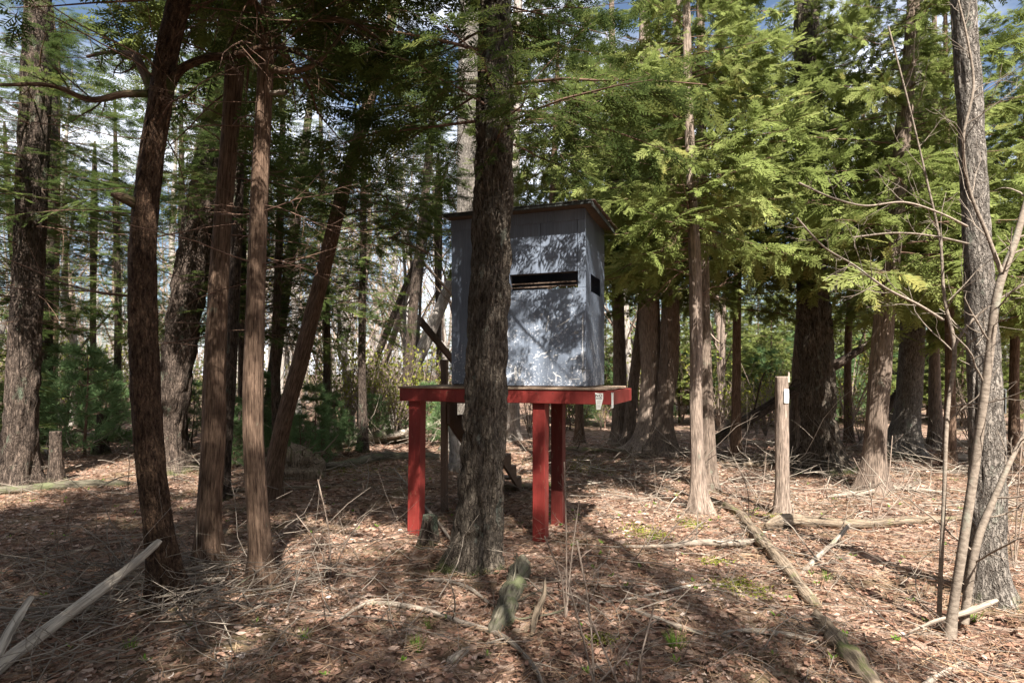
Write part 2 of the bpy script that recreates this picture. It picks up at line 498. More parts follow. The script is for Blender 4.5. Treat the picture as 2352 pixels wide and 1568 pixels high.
def trunk_mb(spine, rad, n=40, m=110, kind='strip', flare=0.5, seed=0, depth=None, cap=False):
    """tapered trunk with real bark relief and a root flare"""
    rng = np.random.default_rng(seed)
    sp = catmull(np.c_[np.asarray(spine, float), np.asarray(rad, float)], m)
    P, R = sp[:, :3], np.maximum(sp[:, 3], 0.006)
    s = np.r_[0, np.cumsum(np.linalg.norm(np.diff(P, axis=0), axis=1))]
    th = np.arange(n) / n * 2 * math.pi
    TH, S = np.meshgrid(th, s)
    if kind == 'furrow':
        tw = TH + 0.25 * np.sin(S * 1.7)
        a = np.abs(vnoise(rng, tw % (2 * math.pi), S, 15, 0.30) - 0.5) * 2
        b = np.abs(vnoise(rng, tw % (2 * math.pi), S, 29, 0.11) - 0.5) * 2
        d = 0.17 * (np.minimum(a * 2.2, 1) - 0.6) + 0.10 * (np.minimum(b * 2, 1) - 0.5)
    elif kind == 'strip':
        tw = TH + 0.18 * S
        a = vnoise(rng, tw % (2 * math.pi), S, 22, 0.9)
        b = vnoise(rng, tw % (2 * math.pi), S, 10, 0.7)
        d = 0.10 * (a - 0.5) + 0.13 * (b - 0.5)
    elif kind == 'smooth':
        a = vnoise(rng, TH, S, 6, 0.35)
        d = 0.08 * (a - 0.5)
    else:
        a = vnoise(rng, TH, S, 16, 0.16)
        b = vnoise(rng, TH, S, 7, 0.8)
        d = 0.10 * (np.abs(a - 0.5) * 2 - 0.5) + 0.10 * (b - 0.5)
    if depth: d = d * depth
    k = rng.integers(4, 7)
    lob = 1 + 0.55 * np.cos(k * TH + rng.random() * 6) + 0.3 * np.cos((k - 2) * TH + rng.random() * 6)
    z = np.maximum(P[:, 2] - P[0, 2] - 0.12, 0)
    fl = flare * np.exp(-z / 0.22)[:, None] * lob
    V, F, co = tubes(P, R, n, (0.3, 1, 0.0) if abs(P[-1, 2] - P[0, 2]) > 0.5 * s[-1] else None, (1 + d + fl)[None])
    mb = MB().add(V, F, co + np.array([seed * 1.7 % 7, 0, 0]))
    if cap:
        mb.f.append(cap_faces((m - 1) * n, n).astype(np.int32)); mb.m.append(np.zeros(n - 2, np.int32))
    return mb, P, R

def grow(P, R, nchild, ang, ratio, rng, m=5, t0=0.25, t1=0.98, up=0.1, wig=0.12, rr=0.55, lat=None, taper=0.35, minr=0.0015):
    """side branches sprouting from the polylines P (k,m0,3)"""
    k, m0, _ = P.shape
    par = np.repeat(np.arange(k), nchild)
    t = np.clip(t0 + (t1 - t0) * (np.tile(np.arange(nchild), k) + rng.random(k * nchild)) / nchild, 0, 0.999)
    f = t * (m0 - 1); i = f.astype(int); fr = (f - i)[:, None]
    base = P[par, i] * (1 - fr) + P[par, i + 1] * fr
    tan = nrm(P[par, i + 1] - P[par, i])
    rb = R[par, i] * (1 - fr[:, 0]) + R[par, i + 1] * fr[:, 0]
    L = np.linalg.norm(np.diff(P, axis=1), axis=-1).sum(1)[par]
    rnd = rng.normal(size=(len(par), 3))
    if lat is not None: rnd[:, 2] *= lat
    side = nrm(rnd - (rnd * tan).sum(-1, keepdims=True) * tan)
    a = ang * (0.75 + 0.5 * rng.random(len(par)))[:, None]
    d = nrm(tan * np.cos(a) + side * np.sin(a))
    ln = L * ratio * (0.5 + 0.8 * rng.random(len(par))) * (1.15 - 0.75 * t)
    C = np.empty((len(par), m, 3)); C[:, 0] = base
    for j in range(1, m):
        d = nrm(d + rng.normal(size=d.shape) * wig + np.array([0, 0, up]))
        C[:, j] = C[:, j - 1] + d * (ln / (m - 1))[:, None]
    CR = np.maximum(rb * rr, minr)[:, None] * np.linspace(1, taper, m)[None]
    CR = np.maximum(CR, minr * 0.6)
    return C, CR

# ------------------------------------------------------------------ forest floor
def axis_pts(spec):
    out = []
    for a, b, st in spec: out.append(np.arange(a, b, st))
    return np.unique(np.concatenate(out))
gx = axis_pts([(-300, -40, 20), (-40, -12, 2), (-12, 12, 0.14), (12, 40, 2), (40, 301, 20)])
gy = axis_pts([(-300, -20, 20), (-20, 1, 1.5), (1, 18, 0.14), (18, 60, 1.5), (60, 401, 20)])
GX, GY = np.meshgrid(gx, gy)
gv = np.stack([GX, GY, gz(GX, GY)], -1).reshape(-1, 3)
gi = np.arange(len(gv)).reshape(GX.shape)
gf = np.stack([gi[:-1, :-1], gi[:-1, 1:], gi[1:, 1:], gi[1:, :-1]], -1).reshape(-1, 4)
o = MB().add(gv, gf).build('ground', M['ground'])
o['kind'] = 'structure'

# ------------------------------------------------------------------ foliage templates
def frond(rng, pairs=7, ang=46, blade=0.42, width=0.075, taper=0.55, sub=False):
    """one flat spray: rachis along +x, blades to both sides (unit length)"""
    V, F = [], []
    def bl(p, d, L, w):
        d = nrm(d); s = np.array([-d[1], d[0], 0.0])
        z = np.array([0, 0, (rng.random() - 0.5) * 0.12 * L])
        o_ = len(V)
        V.extend([p - s * w * 0.15, p + d * L * 0.5 - s * w * 0.5 + z, p + d * L, p + d * L * 0.5 + s * w * 0.5 + z])
        F.append([o_, o_ + 1, o_ + 2, o_ + 3])
    for i in range(pairs):
        t = 0.06 + 0.84 * i / (pairs - 1)
        for sgn in (-1, 1):
            a = math.radians(ang * (0.8 + 0.4 * rng.random())) * sgn
            bl(np.array([t + 0.05 * (rng.random() - .5), 0, 0]), np.array([math.cos(a), math.sin(a), 0]),
               blade * (1 - taper * t) * (0.75 + 0.5 * rng.random()), width * (0.8 + 0.4 * rng.random()))
    bl(np.array([0, 0, 0.]), np.array([1., 0, 0]), 1.08, width * 0.8)
    return np.array(V), np.array(F)

def place_fronds(fr, pos, dirs, nor, scale):
    """copies of template fr=(V,F) at pos with x-axis dirs and approx normal nor"""
    V, F = fr
    X = nrm(dirs)
    Zn = nrm(nor - (nor * X).sum(-1, keepdims=True) * X)
    Yn = np.cross(Zn, X)
    W = pos[:, None, :] + scale[:, None, None] * (V[None, :, 0:1] * X[:, None] + V[None, :, 1:2] * Yn[:, None] + V[None, :, 2:3] * Zn[:, None])
    k, nv = len(pos), len(V)
    FF = (F[None] + (np.arange(k) * nv)[:, None, None]).reshape(-1, F.shape[1])
    return W.reshape(-1, 3), FF, nv

def bough(seed, kind):
    """a leafy bough of length 1 along +x; returns foliage (V,F,tint) and wood (V,F,co)"""
    rng = np.random.default_rng(seed)
    m = 7
    P = np.zeros((1, m, 3))
    t = np.linspace(0, 1, m)
    P[0, :, 0] = t
    P[0, :, 1] = np.cumsum(rng.normal(size=m) * 0.02)
    droop = 0.22 if kind == 'cedar' else 0.12
    P[0, :, 2] = 0.10 * t - droop * t**2 + (0.10 * t**4 if kind == 'cedar' else 0)
    R = (0.010 * (1 - 0.8 * t))[None]
    if kind == 'cedar':
        C, CR = grow(P, R, 15, 0.95, 0.34, rng, 5, 0.12, 0.98, -0.10, 0.10, 0.5, 0.45)
        nf, fs, grav, per = 6, 0.135, 0.55, 0.42
        fr = [frond(rng, 6, 44, 0.46, 0.105, 0.5) for _ in range(4)]
    else:
        C, CR = grow(P, R, 17, 1.0, 0.40, rng, 5, 0.08, 0.98, -0.05, 0.08, 0.5, 0.12)
        nf, fs, grav, per = 6, 0.125, 0.22, 0.15
        fr = [frond(rng, 7, 52, 0.36, 0.075, 0.45) for _ in range(4)]
    wV, wF, wC = tubes(P, R, 4)
    cV, cF, cC = tubes(C, CR * 0.7, 3)
    k = len(C)
    par = np.repeat(np.arange(k), nf)
    tt = np.clip((np.tile(np.arange(nf), k) + 0.4 + 0.6 * rng.random(k * nf)) / nf, 0, 0.999)
    f = tt * 4; i = f.astype(int); q = (f - i)[:, None]
    pos = C[par, i] * (1 - q) + C[par, i + 1] * q
    d = nrm(C[par, i + 1] - C[par, i])
    nr = rng.normal(size=d.shape) * np.array([per, per, 0.1]) + np.array([0, 0, 1.0])
    if kind == 'cedar': nr += rng.normal(size=d.shape) * 0.35
    sd = np.cross(d, nr) * np.where(rng.random(len(d)) < 0.5, 1, -1)[:, None]
    dirs = nrm(d + sd * (0.25 + 0.6 * rng.random(len(d)))[:, None] * np.where(tt > 0.85, 0.2, 1)[:, None] + np.array([0, 0, -grav]) * rng.random((len(d), 1)))
    # tip fronds on the main stem
    pos = np.r_[pos, P[0, -1:]]; dirs = np.r_[dirs, nrm(P[:, -1] - P[:, -2])]; nr = np.r_[nr, [[0, 0, 1.]]]
    sc = fs * (0.7 + 0.6 * rng.random(len(pos)))
    Vs, Fs, Ts, off = [], [], [], 0
    g = rng.integers(0, 4, len(pos))
    base_t = 0.45 + 0.12 * rng.normal()
    for j in range(4):
        s_ = g == j
        if not s_.any(): continue
        V, F, nv = place_fronds(fr[j], pos[s_], dirs[s_], nr[s_], sc[s_])
        tin = np.repeat(np.clip(base_t + rng.normal(size=s_.sum()) * 0.15, 0, 0.97), nv) + np.tile(0.10 * fr[j][0][:, 0], s_.sum())
        Vs.append(V); Fs.append(F + off); Ts.append(tin); off += len(V)
    wood = (np.r_[wV, cV], np.r_[wF, cF + len(wV)], np.r_[wC, cC])
    return (np.concatenate(Vs), np.concatenate(Fs), np.clip(np.concatenate(Ts), 0, 1)), wood

BOUGHS = {k: [bough(10 * i + (0 if k == 'cedar' else 500), k) for i in range(6)] for k in ('cedar', 'hemlock')}

def rot_from(d, roll):
    d = nrm(np.asarray(d, float))
    z = np.array([0, 0, 1.0]); z = nrm(z - (z @ d) * d)
    y = np.cross(z, d)
    c, s = math.cos(roll), math.sin(roll)
    return np.stack([d, y * c + z * s, -y * s + z * c], 1)

def crown_mesh(name, kind, seed, n, height, rad, rtop=0.35, pitch=(-18, 22), thin_low=0.0):
    """crown of many boughs round a vertical axis, foot at the origin"""
    rng = np.random.default_rng(seed)
    mb = MB()
    for i in range(n):
        h = (i + rng.random()) / n
        az = i * 2.39996 + rng.normal() * 0.4
        L = rad * (1 - (1 - rtop) * h**1.2) * (0.6 + 0.6 * rng.random())
        if rng.random() < thin_low * (1 - h): continue
        el = math.radians(pitch[0] + (pitch[1] - pitch[0]) * (h * 0.6 + 0.4 * rng.random()))
        A = rot_from((math.cos(az) * math.cos(el), math.sin(az) * math.cos(el), math.sin(el)), rng.normal() * 0.25) * L
        (V, F, T), (wV, wF, wC) = BOUGHS[kind][rng.integers(0, 6)]
        off = np.array([0, 0, h * height])
        tb = rng.normal() * 0.10
        mb.add(V @ A.T + off, F, None, np.clip(T + tb, 0, 1), 0)
        mb.add(wV @ A.T + off, wF, wC * L, 0.5, 1)
    return mb.mesh(name, [M[kind], M['twig_red']], True)

CROWN = {
    'cedar': [crown_mesh('cedar_crown', 'cedar', 11 + i, 80, 8.0, 1.9, 0.30) for i in range(3)],
    'hemlock': [crown_mesh('hemlock_crown', 'hemlock', 51 + i, 50, 8.0, 2.5, 0.35, (-14, 18)) for i in range(3)],
}

# ------------------------------------------------------------------ trees
def px_spine(Y, pts, lean_y=0.0, top=11.0):
    """trunk spine through photo points (u, v, width) at depth Y, carried on above the frame"""
    out, rad = [], []
    u, v, w = pts[0]
    for i, (u, v, w) in enumerate(pts):
        p = at(u, v, Y)
        if i == 0:
            p[2] = float(gz(p[0], Y)) - 0.12
        p[1] = Y + lean_y * max(p[2], 0)
        out.append(p); rad.append(w / FPX * Y / 2)
    d = out[-1] - out[-2]
    if out[-1][2] < top:
        k = (top - out[-1][2]) / max(d[2], 0.3)
        d2 = d * k * np.array([0.8, 0.8, 1])
        r0 = rad[-1]
        out.append(out[-1] + d2 * 0.5); rad.append(r0 * 0.72)
        out.append(out[-2] + d2 * 1.0); rad.append(r0 * 0.42)
    return np.array(out), np.array(rad)

def dead_twigs(seed, P, R, z0, z1, n, L, r=0.008, subs=(5, 3), up=-0.02):
    """bare side branches along a trunk between heights z0 and z1, one builder for each branch"""
    rng = np.random.default_rng(seed)
    out = []
    for q in range(n):
        z = z0 + (z1 - z0) * rng.random()
        az = rng.random() * 2 * math.pi
        d = nrm(np.array([[math.cos(az), math.sin(az), rng.normal() * 0.22]]))
        m = 6
        C = np.empty((1, m, 3)); C[:, 0] = P[int(np.argmin(np.abs(P[:, 2] - z)))]
        ln = L * (0.45 + 0.9 * rng.random())
        for j in range(1, m):
            d = nrm(d + rng.normal(size=d.shape) * 0.10 + np.array([0, 0, up]))
            C[:, j] = C[:, j - 1] + d * (ln / (m - 1))
        CR = (r * (0.6 + 0.8 * rng.random())) * np.linspace(1, 0.3, m)[None]
        mb = MB()
        V, F, co = tubes(C, CR, 5); mb.add(V, F, co)
        D, DR = grow(C, CR, subs[0], 0.8, 0.42, rng, 5, 0.25, 0.98, -0.03, 0.12, 0.55, 0.6)
        V, F, co = tubes(D, DR, 3); mb.add(V, F, co)
        E, ER = grow(D, DR, subs[1], 0.75, 0.45, rng, 4, 0.2, 0.98, -0.04, 0.12, 0.6)
        V, F, co = tubes(E, ER, 3); mb.add(V, F, co)
        out.append(mb)
    return out

def tree(label, Y, pts, bark, crown=None, group=None, cat='tree', kind='strip', name='tree', flare=0.45, seed=0, lean_y=0.0, top=11.0,
         zmin=4.0, cs=1.0, ch=0.62, crot=None, n=32, m=90, twigs=None, depth=None, cvar=None, broken=False):
    sp, rd = px_spine(Y, pts, lean_y, 0 if broken else top)
    base = np.array([sp[0][0], sp[0][1], float(gz(sp[0][0], sp[0][1]))])
    root = empty(name, base, label, cat, group)
    mb, P, R = trunk_mb(sp - base, rd, n, m, kind, flare, seed, depth, broken)
    mb.build('trunk', M[bark], root)
    if crown:
        k = seed % len(CROWN[crown]) if cvar is None else cvar
        c = link('crown', CROWN[crown][k], root)
        i = int(np.argmin(np.abs(P[:, 2] - (zmin + 3))))
        c.location = (float(P[i, 0]), float(P[i, 1]), zmin)
        c.rotation_euler = (0, 0, seed * 1.3 if crot is None else crot)
        c.scale = (cs, cs, ch)
    if twigs:
        for b_ in dead_twigs(seed + 77, P, R, *twigs): b_.build('dead_branch', M['twig_red'], root)
    return root, P, R

# --- trunks that stand in view, left to right
tree('dark furrowed trunk beside the shadowed log, alone at the edge of the wood', 9.7, [(40, 1115, 82), (45, 1040, 70), (62, 700, 58), (78, 300, 56), (90, 0, 50)], 'bark_hemlock', 'hemlock', kind='furrow', seed=1, n=56, zmin=4.2, cs=0.9, ch=0.45, twigs=(2.5, 6.5, 16, 1.5))
tree('slim dark trunk just behind the broad furrowed trunk by the shadowed log', 15.5, [(103, 1018, 34), (105, 800, 28), (112, 500, 25), (118, 100, 22)], 'bark_hemlock', 'hemlock', kind='scale', seed=2, zmin=5.5, cs=0.9)
tree('thin reddish trunk close behind the slim dark trunk', 16.8, [(118, 1005, 22), (122, 800, 19), (128, 500, 17)], 'bark_cedar', None, seed=3, m=60)
t, P3, R3 = tree('reddish cedar with a bowed trunk, broken stub and long arching limb', 4.75, [(388, 1390, 78), (372, 1280, 64), (345, 1050, 62), (330, 800, 61), (328, 560, 57), (342, 400, 52), (366, 250, 50), (388, 100, 48), (418, -20, 46)], 'bark_flaky', 'hemlock', kind='scale', seed=4, n=64, m=160, zmin=4.6, cs=0.85, twigs=(2.2, 5.0, 24, 1.2, 0.006), top=10)
base3 = np.array(t.location)
def limb(parent, pts, rad, mat, seed=0, n=12, m=28, name='limb', subs=None, kind='smooth'):
    pts = np.asarray(pts) - np.array(parent.location)
    mb, P, R = trunk_mb(pts, rad, n, m, kind, 0.0, seed)
    if subs:
        rng = np.random.default_rng(seed)
        C, CR = grow(P[None], R[None], subs[0], 0.8, subs[1], rng, 6, 0.25, 0.98, 0.0, 0.13, 0.45)
        V, F, co = tubes(C, CR, 4); mb.add(V, F, co)
        D, DR = grow(C, CR, 4, 0.8, 0.45, rng, 5, 0.2, 0.98, 0.0, 0.13, 0.55)
        V, F, co = tubes(D, DR, 3); mb.add(V, F, co)
    return mb.build(name, M[mat], parent)
limb(t, [at(380, 215, 4.75), at(410, 165, 4.7), at(470, 135, 4.65), at(550, 125, 4.6), at(610, 108, 4.55), at(680, 120, 4.4), at(740, 150, 4.3)], [.045, .034, .029, .026, .022, .016, .009], 'bark_flaky', 41, subs=(10, 0.4))
limb(t, [at(350, 210, 4.75), at(330, 165, 4.8), at(310, 130, 4.9), at(270, 120, 5.0), at(200, 130, 5.2)], [.045, .035, .028, .018, .01], 'bark_cedar', 42, subs=(9, 0.4))
limb(t, [at(340, 215, 4.75), at(290, 216, 4.7), at(200, 228, 4.5), at(130, 200, 4.4), at(0, 195, 4.3)], [.03, .026, .02, .016, .01], 'bark_cedar', 43, subs=(9, 0.35))
limb(t, [at(330, 478, 4.75), at(300, 462, 4.68), at(275, 452, 4.62), at(255, 446, 4.6)], [.06, .045, .035, .012], 'bark_cedar', 44, name='broken_stub', kind='strip')
tree('massive dark trunk leaning behind the bowed reddish cedar', 11.4, [(392, 1078, 74), (388, 1030, 62), (402, 880, 66), (428, 700, 70), (452, 560, 72), (478, 400, 64), (510, 200, 55)], 'bark_hemlock', 'hemlock', kind='furrow', seed=5, n=56, zmin=4.6, cs=0.9, ch=0.4, depth=1.1)
tree('fluted reddish cedar standing between the bowed cedar and the straight pale cedar', 5.6, [(478, 1305, 62), (478, 1200, 50), (490, 1000, 50), (495, 800, 46), (505, 600, 40), (520, 400, 38), (535, 200, 38), (552, -10, 36)], 'bark_cedar', 'cedar', kind='strip', seed=6, n=64, m=150, zmin=4.9, cs=0.9, twigs=(2.0, 5.5, 24, 1.2, 0.006), depth=1.6)
tree('dark trunk slanting close behind the fluted cedar', 8.6, [(502, 1148, 36), (525, 900, 31), (540, 600, 28), (550, 300, 26)], 'bark_hemlock', 'hemlock', kind='scale', seed=7, zmin=4.4, cs=0.7, ch=0.4)
t, P6, R6 = tree('straight slim cedar with sunlit grey foot and fibrous bark', 5.0, [(602, 1362, 66), (598, 1290, 52), (586, 1100, 46), (582, 900, 44), (588, 650, 41), (598, 400, 38), (608, 200, 34), (618, 0, 32)], 'bark_cedar', 'cedar', kind='strip', seed=8, n=64, m=160, zmin=5.0, cs=0.8, twigs=(2.4, 5.4, 26, 1.1, 0.006), depth=1.2)
limb(t, [at(612, 215, 5.0), at(640, 213, 4.95), at(658, 212, 4.9)], [.02, .018, .017], 'deadwood', 61, name='broken_stub')
limb(t, [at(605, 150, 5.0), at(660, 165, 4.9), at(720, 150, 4.8), at(800, 60, 4.6)], [.03, .024, .018, .01], 'bark_cedar', 62, subs=(10, 0.45))
limb(t, [at(600, 60, 5.0), at(700, 40, 4.9), at(800, 50, 4.8), at(900, 110, 4.6)], [.03, .024, .018, .008], 'bark_cedar', 63, subs=(12, 0.45))
tree('dark cedar leaning steeply beside the upturned root mound', 8.6, [(615, 1150, 46), (640, 1020, 38), (692, 820, 36), (738, 640, 34), (780, 470, 31), (840, 260, 27), (880, 120, 24)], 'bark_cedar', 'hemlock', kind='strip', seed=9, zmin=3.6, cs=0.75, ch=0.4, twigs=(3.5, 6.0, 18, 1.1))
tree('dark slanting trunk rising behind pine saplings', 15.8, [(612, 1014, 32), (636, 800, 27), (660, 640, 24), (690, 430, 21)], 'bark_hemlock', 'hemlock', kind='scale', seed=10, zmin=4.0, cs=0.8, ch=0.4)
tree('thin dead pole leaning far over, crossing another pole high up', 21, [(790, 975, 17), (860, 830, 16), (930, 660, 14), (970, 560, 12)], 'bark_hemlock', None, seed=11, m=50, n=16, top=9)
tree('thin grey pole leaning less than its crossing partner', 22, [(832, 970, 16), (885, 830, 14), (930, 690, 13), (975, 540, 11)], 'bark_cedar_grey', None, seed=12, m=50, n=16, top=9)
tree('upright grey trunk behind the platform deck with a slight lean', 17.5, [(922, 998, 32), (938, 850, 24), (955, 650, 22), (972, 500, 20), (990, 300, 17)], 'bark_hemlock', 'hemlock', kind='scale', seed=13, zmin=6.2, cs=0.9)
tree('pale tan trunk leaning toward the blind from behind', 19.2, [(900, 985, 40), (935, 880, 30), (985, 770, 27), (1035, 650, 25), (1090, 520, 22)], 'bark_pale', None, kind='strip', seed=14, m=70, top=10)
t, PM, RM = tree('large furrowed grey hardwood trunk standing right in front of the blind', 5.7, [(1088, 1308, 122), (1098, 1230, 104), (1108, 1050, 96), (1118, 850, 92), (1128, 600, 88), (1134, 400, 84), (1137, 250, 80), (1137, 50, 74)], 'bark_oak', 'hemlock', kind='furrow', seed=15, n=120, m=300, zmin=5.0, cs=0.6, ch=0.35, flare=0.30, top=12)
BOUGH_ME = {}
for k_ in ('cedar', 'hemlock'):
    BOUGH_ME[k_] = []
    for (V, F, T), (wV, wF, wC) in BOUGHS[k_]:
        BOUGH_ME[k_].append(MB().add(V, F, None, np.clip(T + 0.12, 0, 1), 0).add(wV, wF, wC, 0.5, 1).mesh('bough', [M[k_], M['twig_red']]))
def add_boughs(root, P, kind, specs):
    for i, (z, az, el, L, roll) in enumerate(specs):
        o = link('bough', BOUGH_ME[kind][i % 6], root)
        p = P[int(np.argmin(np.abs(P[:, 2] - z)))]
        A = rot_from((math.cos(az) * math.cos(el), math.sin(az) * math.cos(el), math.sin(el)), roll) * L
        o.matrix_parent_inverse = Matrix.Identity(4)
        o.matrix_local = Matrix.Translation([float(q) for q in p]) @ Matrix(A.tolist()).to_4x4()
add_boughs(t, PM, 'hemlock', [(3.95, -1.35, -.02, 1.35, .1), (4.1, -.75, -.05, 1.7, -.1), (4.25, -2.2, 0, 1.5, .2), (4.4, -1.7, -.1, 1.6, .1), (4.5, -.2, -.08, 1.9, 0), (4.3, .4, -.1, 1.8, .1), (4.2, 2.9, -.05, 1.8, 0),
                                (4.5, 2.4, -.1, 1.9, .1), (4.8, -2.6, -.1, 2.0, 0), (4.0, .9, 0, 1.5, 0)])
tree('mottled pale trunk rising behind the blind roof', 14, [(1068, 1045, 78), (1070, 900, 60), (1074, 500, 52), (1076, 250, 50), (1078, 0, 46)], 'bark_maple', None, kind='scale', seed=16, n=48, top=13)
tree('narrow pale trunk behind the blind roof with a forked limb', 16, [(1178, 1010, 34), (1180, 500, 24), (1185, 250, 22), (1190, 0, 20)], 'bark_pale', None, kind='scale', seed=17, top=14)
tree('dark straight trunk behind the right end of the platform', 14.5, [(1422, 1000, 36), (1424, 850, 30), (1418, 650, 27), (1412, 400, 24)], 'bark_cedar_brown', 'cedar', seed=18, zmin=4.0, cs=0.95)
tree('slim cedar leaning out beside the flared twin cedar', 14.2, [(1440, 1005, 30), (1455, 880, 24), (1475, 720, 22), (1490, 500, 20)], 'bark_cedar_brown', 'cedar', seed=19, zmin=4.2, cs=0.9)
tree('broad flared cedar of a twin, smoother and greyer stem', 13.3, [(1492, 1042, 88), (1495, 990, 62), (1497, 850, 50), (1492, 700, 46), (1490, 500, 40), (1485, 300, 34)], 'bark_cedar_grey', 'cedar', seed=20, n=64, zmin=3.8, cs=1.05, flare=0.7, depth=1.5)
tree('dark stringy-barked cedar of a twin, shaggy stem', 13.0, [(1520, 1045, 76), (1522, 980, 50), (1535, 850, 42), (1540, 700, 38), (1545, 500, 34), (1550, 300, 30)], 'bark_cedar_brown', 'cedar', seed=21, n=64, zmin=3.3, cs=1.0, ch=0.6, flare=0.7, depth=1.7)
tR2, PR2, RR2 = tree('slender pale cedar with spiral bark standing alone in sunlight', 7.7, [(1608, 1183, 46), (1604, 1100, 32), (1600, 950, 29), (1599, 780, 29), (1597, 620, 27), (1590, 480, 24), (1583, 300, 21), (1578, 100, 18)], 'bark_cedar_grey', 'cedar', seed=22, n=56, m=150, zmin=3.3, cs=0.8, depth=1.3, twigs=(2.6, 6, 14, 0.9))
tree('shaded trunk right behind the slender pale cedar', 9.4, [(1628, 1122, 38), (1626, 1000, 32), (1620, 850, 29), (1615, 600, 26), (1612, 350, 22)], 'bark_cedar_brown', 'cedar', seed=23, zmin=3.5, cs=1.0, ch=0.8)
tR4, PR4, _ = tree('big mossy dark trunk beyond the stub post, rough plated bark', 11.0, [(1888, 1088, 108), (1882, 1020, 80), (1876, 850, 70), (1866, 650, 64), (1860, 450, 58), (1856, 200, 52), (1852, 0, 48)], 'bark_oak', 'cedar', kind='furrow', seed=24, n=80, m=180, zmin=3.9, cs=1.0, ch=0.65, depth=1.2)
tree('dark reddish trunk tucked behind the big mossy plated trunk', 12.6, [(1832, 1050, 50), (1838, 900, 40), (1848, 700, 34), (1850, 500, 30)], 'bark_cedar_brown', 'cedar', seed=25, zmin=4.0, cs=0.95)
tR5, PR5, _ = tree('reddish cedar leaning near the horizontal grey log', 9.2, [(2003, 1132, 70), (2008, 1050, 50), (2018, 900, 46), (2035, 700, 42), (2055, 500, 38), (2075, 300, 33)], 'bark_cedar_brown', 'cedar', seed=26, n=56, zmin=3.0, cs=1.0, ch=0.8, depth=1.2)
tree('stout trunk flaring to one side behind the leaning reddish cedar', 13.2, [(2068, 1046, 92), (2080, 980, 62), (2092, 850, 54), (2098, 700, 50), (2105, 450, 44)], 'bark_maple', 'cedar', kind='scale', seed=27, n=48, zmin=3.2, cs=1.0, ch=0.65)
tree('thin bare tan trunk behind the bare multi-stemmed sapling', 14.5, [(2150, 1028, 32), (2147, 900, 24), (2146, 760, 22), (2146, 500, 20)], 'bark_cedar_brown', 'cedar', seed=28, zmin=4.5, cs=0.9)
t8, P8, R8 = tree('tall grey furrowed trunk carrying a faded notice, behind the bare sapling', 4.75, [(2278, 1398, 92), (2270, 1320, 74), (2268, 1100, 70), (2262, 900, 66), (2252, 700, 58), (2240, 480, 52), (2228, 250, 50), (2212, 0, 48)], 'bark_maple', None, kind='furrow', seed=29, n=96, m=260, flare=0.35, top=13, depth=0.55)

rbg = random.Random(31)
def ring_boughs(root, P, kind, z0, z1, n, L):
    add_boughs(root, P, kind, [(rbg.uniform(z0, z1), -math.pi / 2 + rbg.uniform(-1.5, 1.5), rbg.uniform(-.25, .15), L * rbg.uniform(.7, 1.25), rbg.uniform(-.2, .2)) for _ in range(n)])
ring_boughs(tR2, PR2, 'cedar', 3.4, 8.6, 22, 0.9)
ring_boughs(tR4, PR4, 'cedar', 4.6, 9.0, 14, 1.3)
ring_boughs(tR5, PR5, 'cedar', 3.2, 8.0, 16, 1.1)

# conifers deeper in the wood whose crowns close the view
deep = [
 ('cedar', 1330, 15, 4.2, 1.0, 30), ('cedar', 1690, 12.0, 3.0, 1.0, 33),
 ('cedar', 1950, 15.5, 3.2, 1.1, 36), 
 ('cedar', 2180, 11.5, 3.6, 0.95, 38), ('cedar', 2330, 12.5, 2.6, 1.1, 40), ('cedar', 2420, 10.5, 2.8, 1.1, 41),
 ('hemlock', 40, 17.5, 3.6, 1.0, 42), ('hemlock', -60, 13, 2.6, 1.0, 43), ('hemlock', 215, 19, 4.8, 0.8, 44), ('hemlock', 560, 13.2, 2.6, 0.85, 45), ('hemlock', 640, 12.0, 2.3, 0.7, 72), ('hemlock', 835, 13.5, 2.9, 0.55, 73), ('hemlock', 265, 16, 2.8, 0.75, 74), ('hemlock', 420, 14.5, 2.6, 0.6, 75),
 ('hemlock', 745, 14.5, 2.8, 0.75, 46), ('hemlock', 1010, 20, 5.8, 0.9, 47), 
 ('cedar', 1250, 12.2, 5.8, 0.9, 53)]
for sp_, u, Y, zmin, cs, sd in deep:
    v = V0 + EYE * FPX / Y
    w = 0.17 / Y * FPX
    lab = ('cedar among the leafy wall of cedars closing the wood behind the blind' if sp_ == 'cedar'
           else 'dark hemlock standing deep in the shaded side of the wood')
    rng = random.Random(sd)
    tree(lab, Y, [(u, v, w * 1.3), (u + rng.uniform(-8, 8), v - 200, w), (u + rng.uniform(-25, 25), v - 600, w * 0.8)],
         'bark_cedar' if sp_ == 'cedar' else 'bark_hemlock', sp_, 'leafy cedars behind the blind' if sp_ == 'cedar' else 'hemlocks deep in the shaded wood', seed=sd, n=20, m=40, zmin=zmin, cs=cs, ch=0.7 if sp_ == 'cedar' else 0.5, top=9)

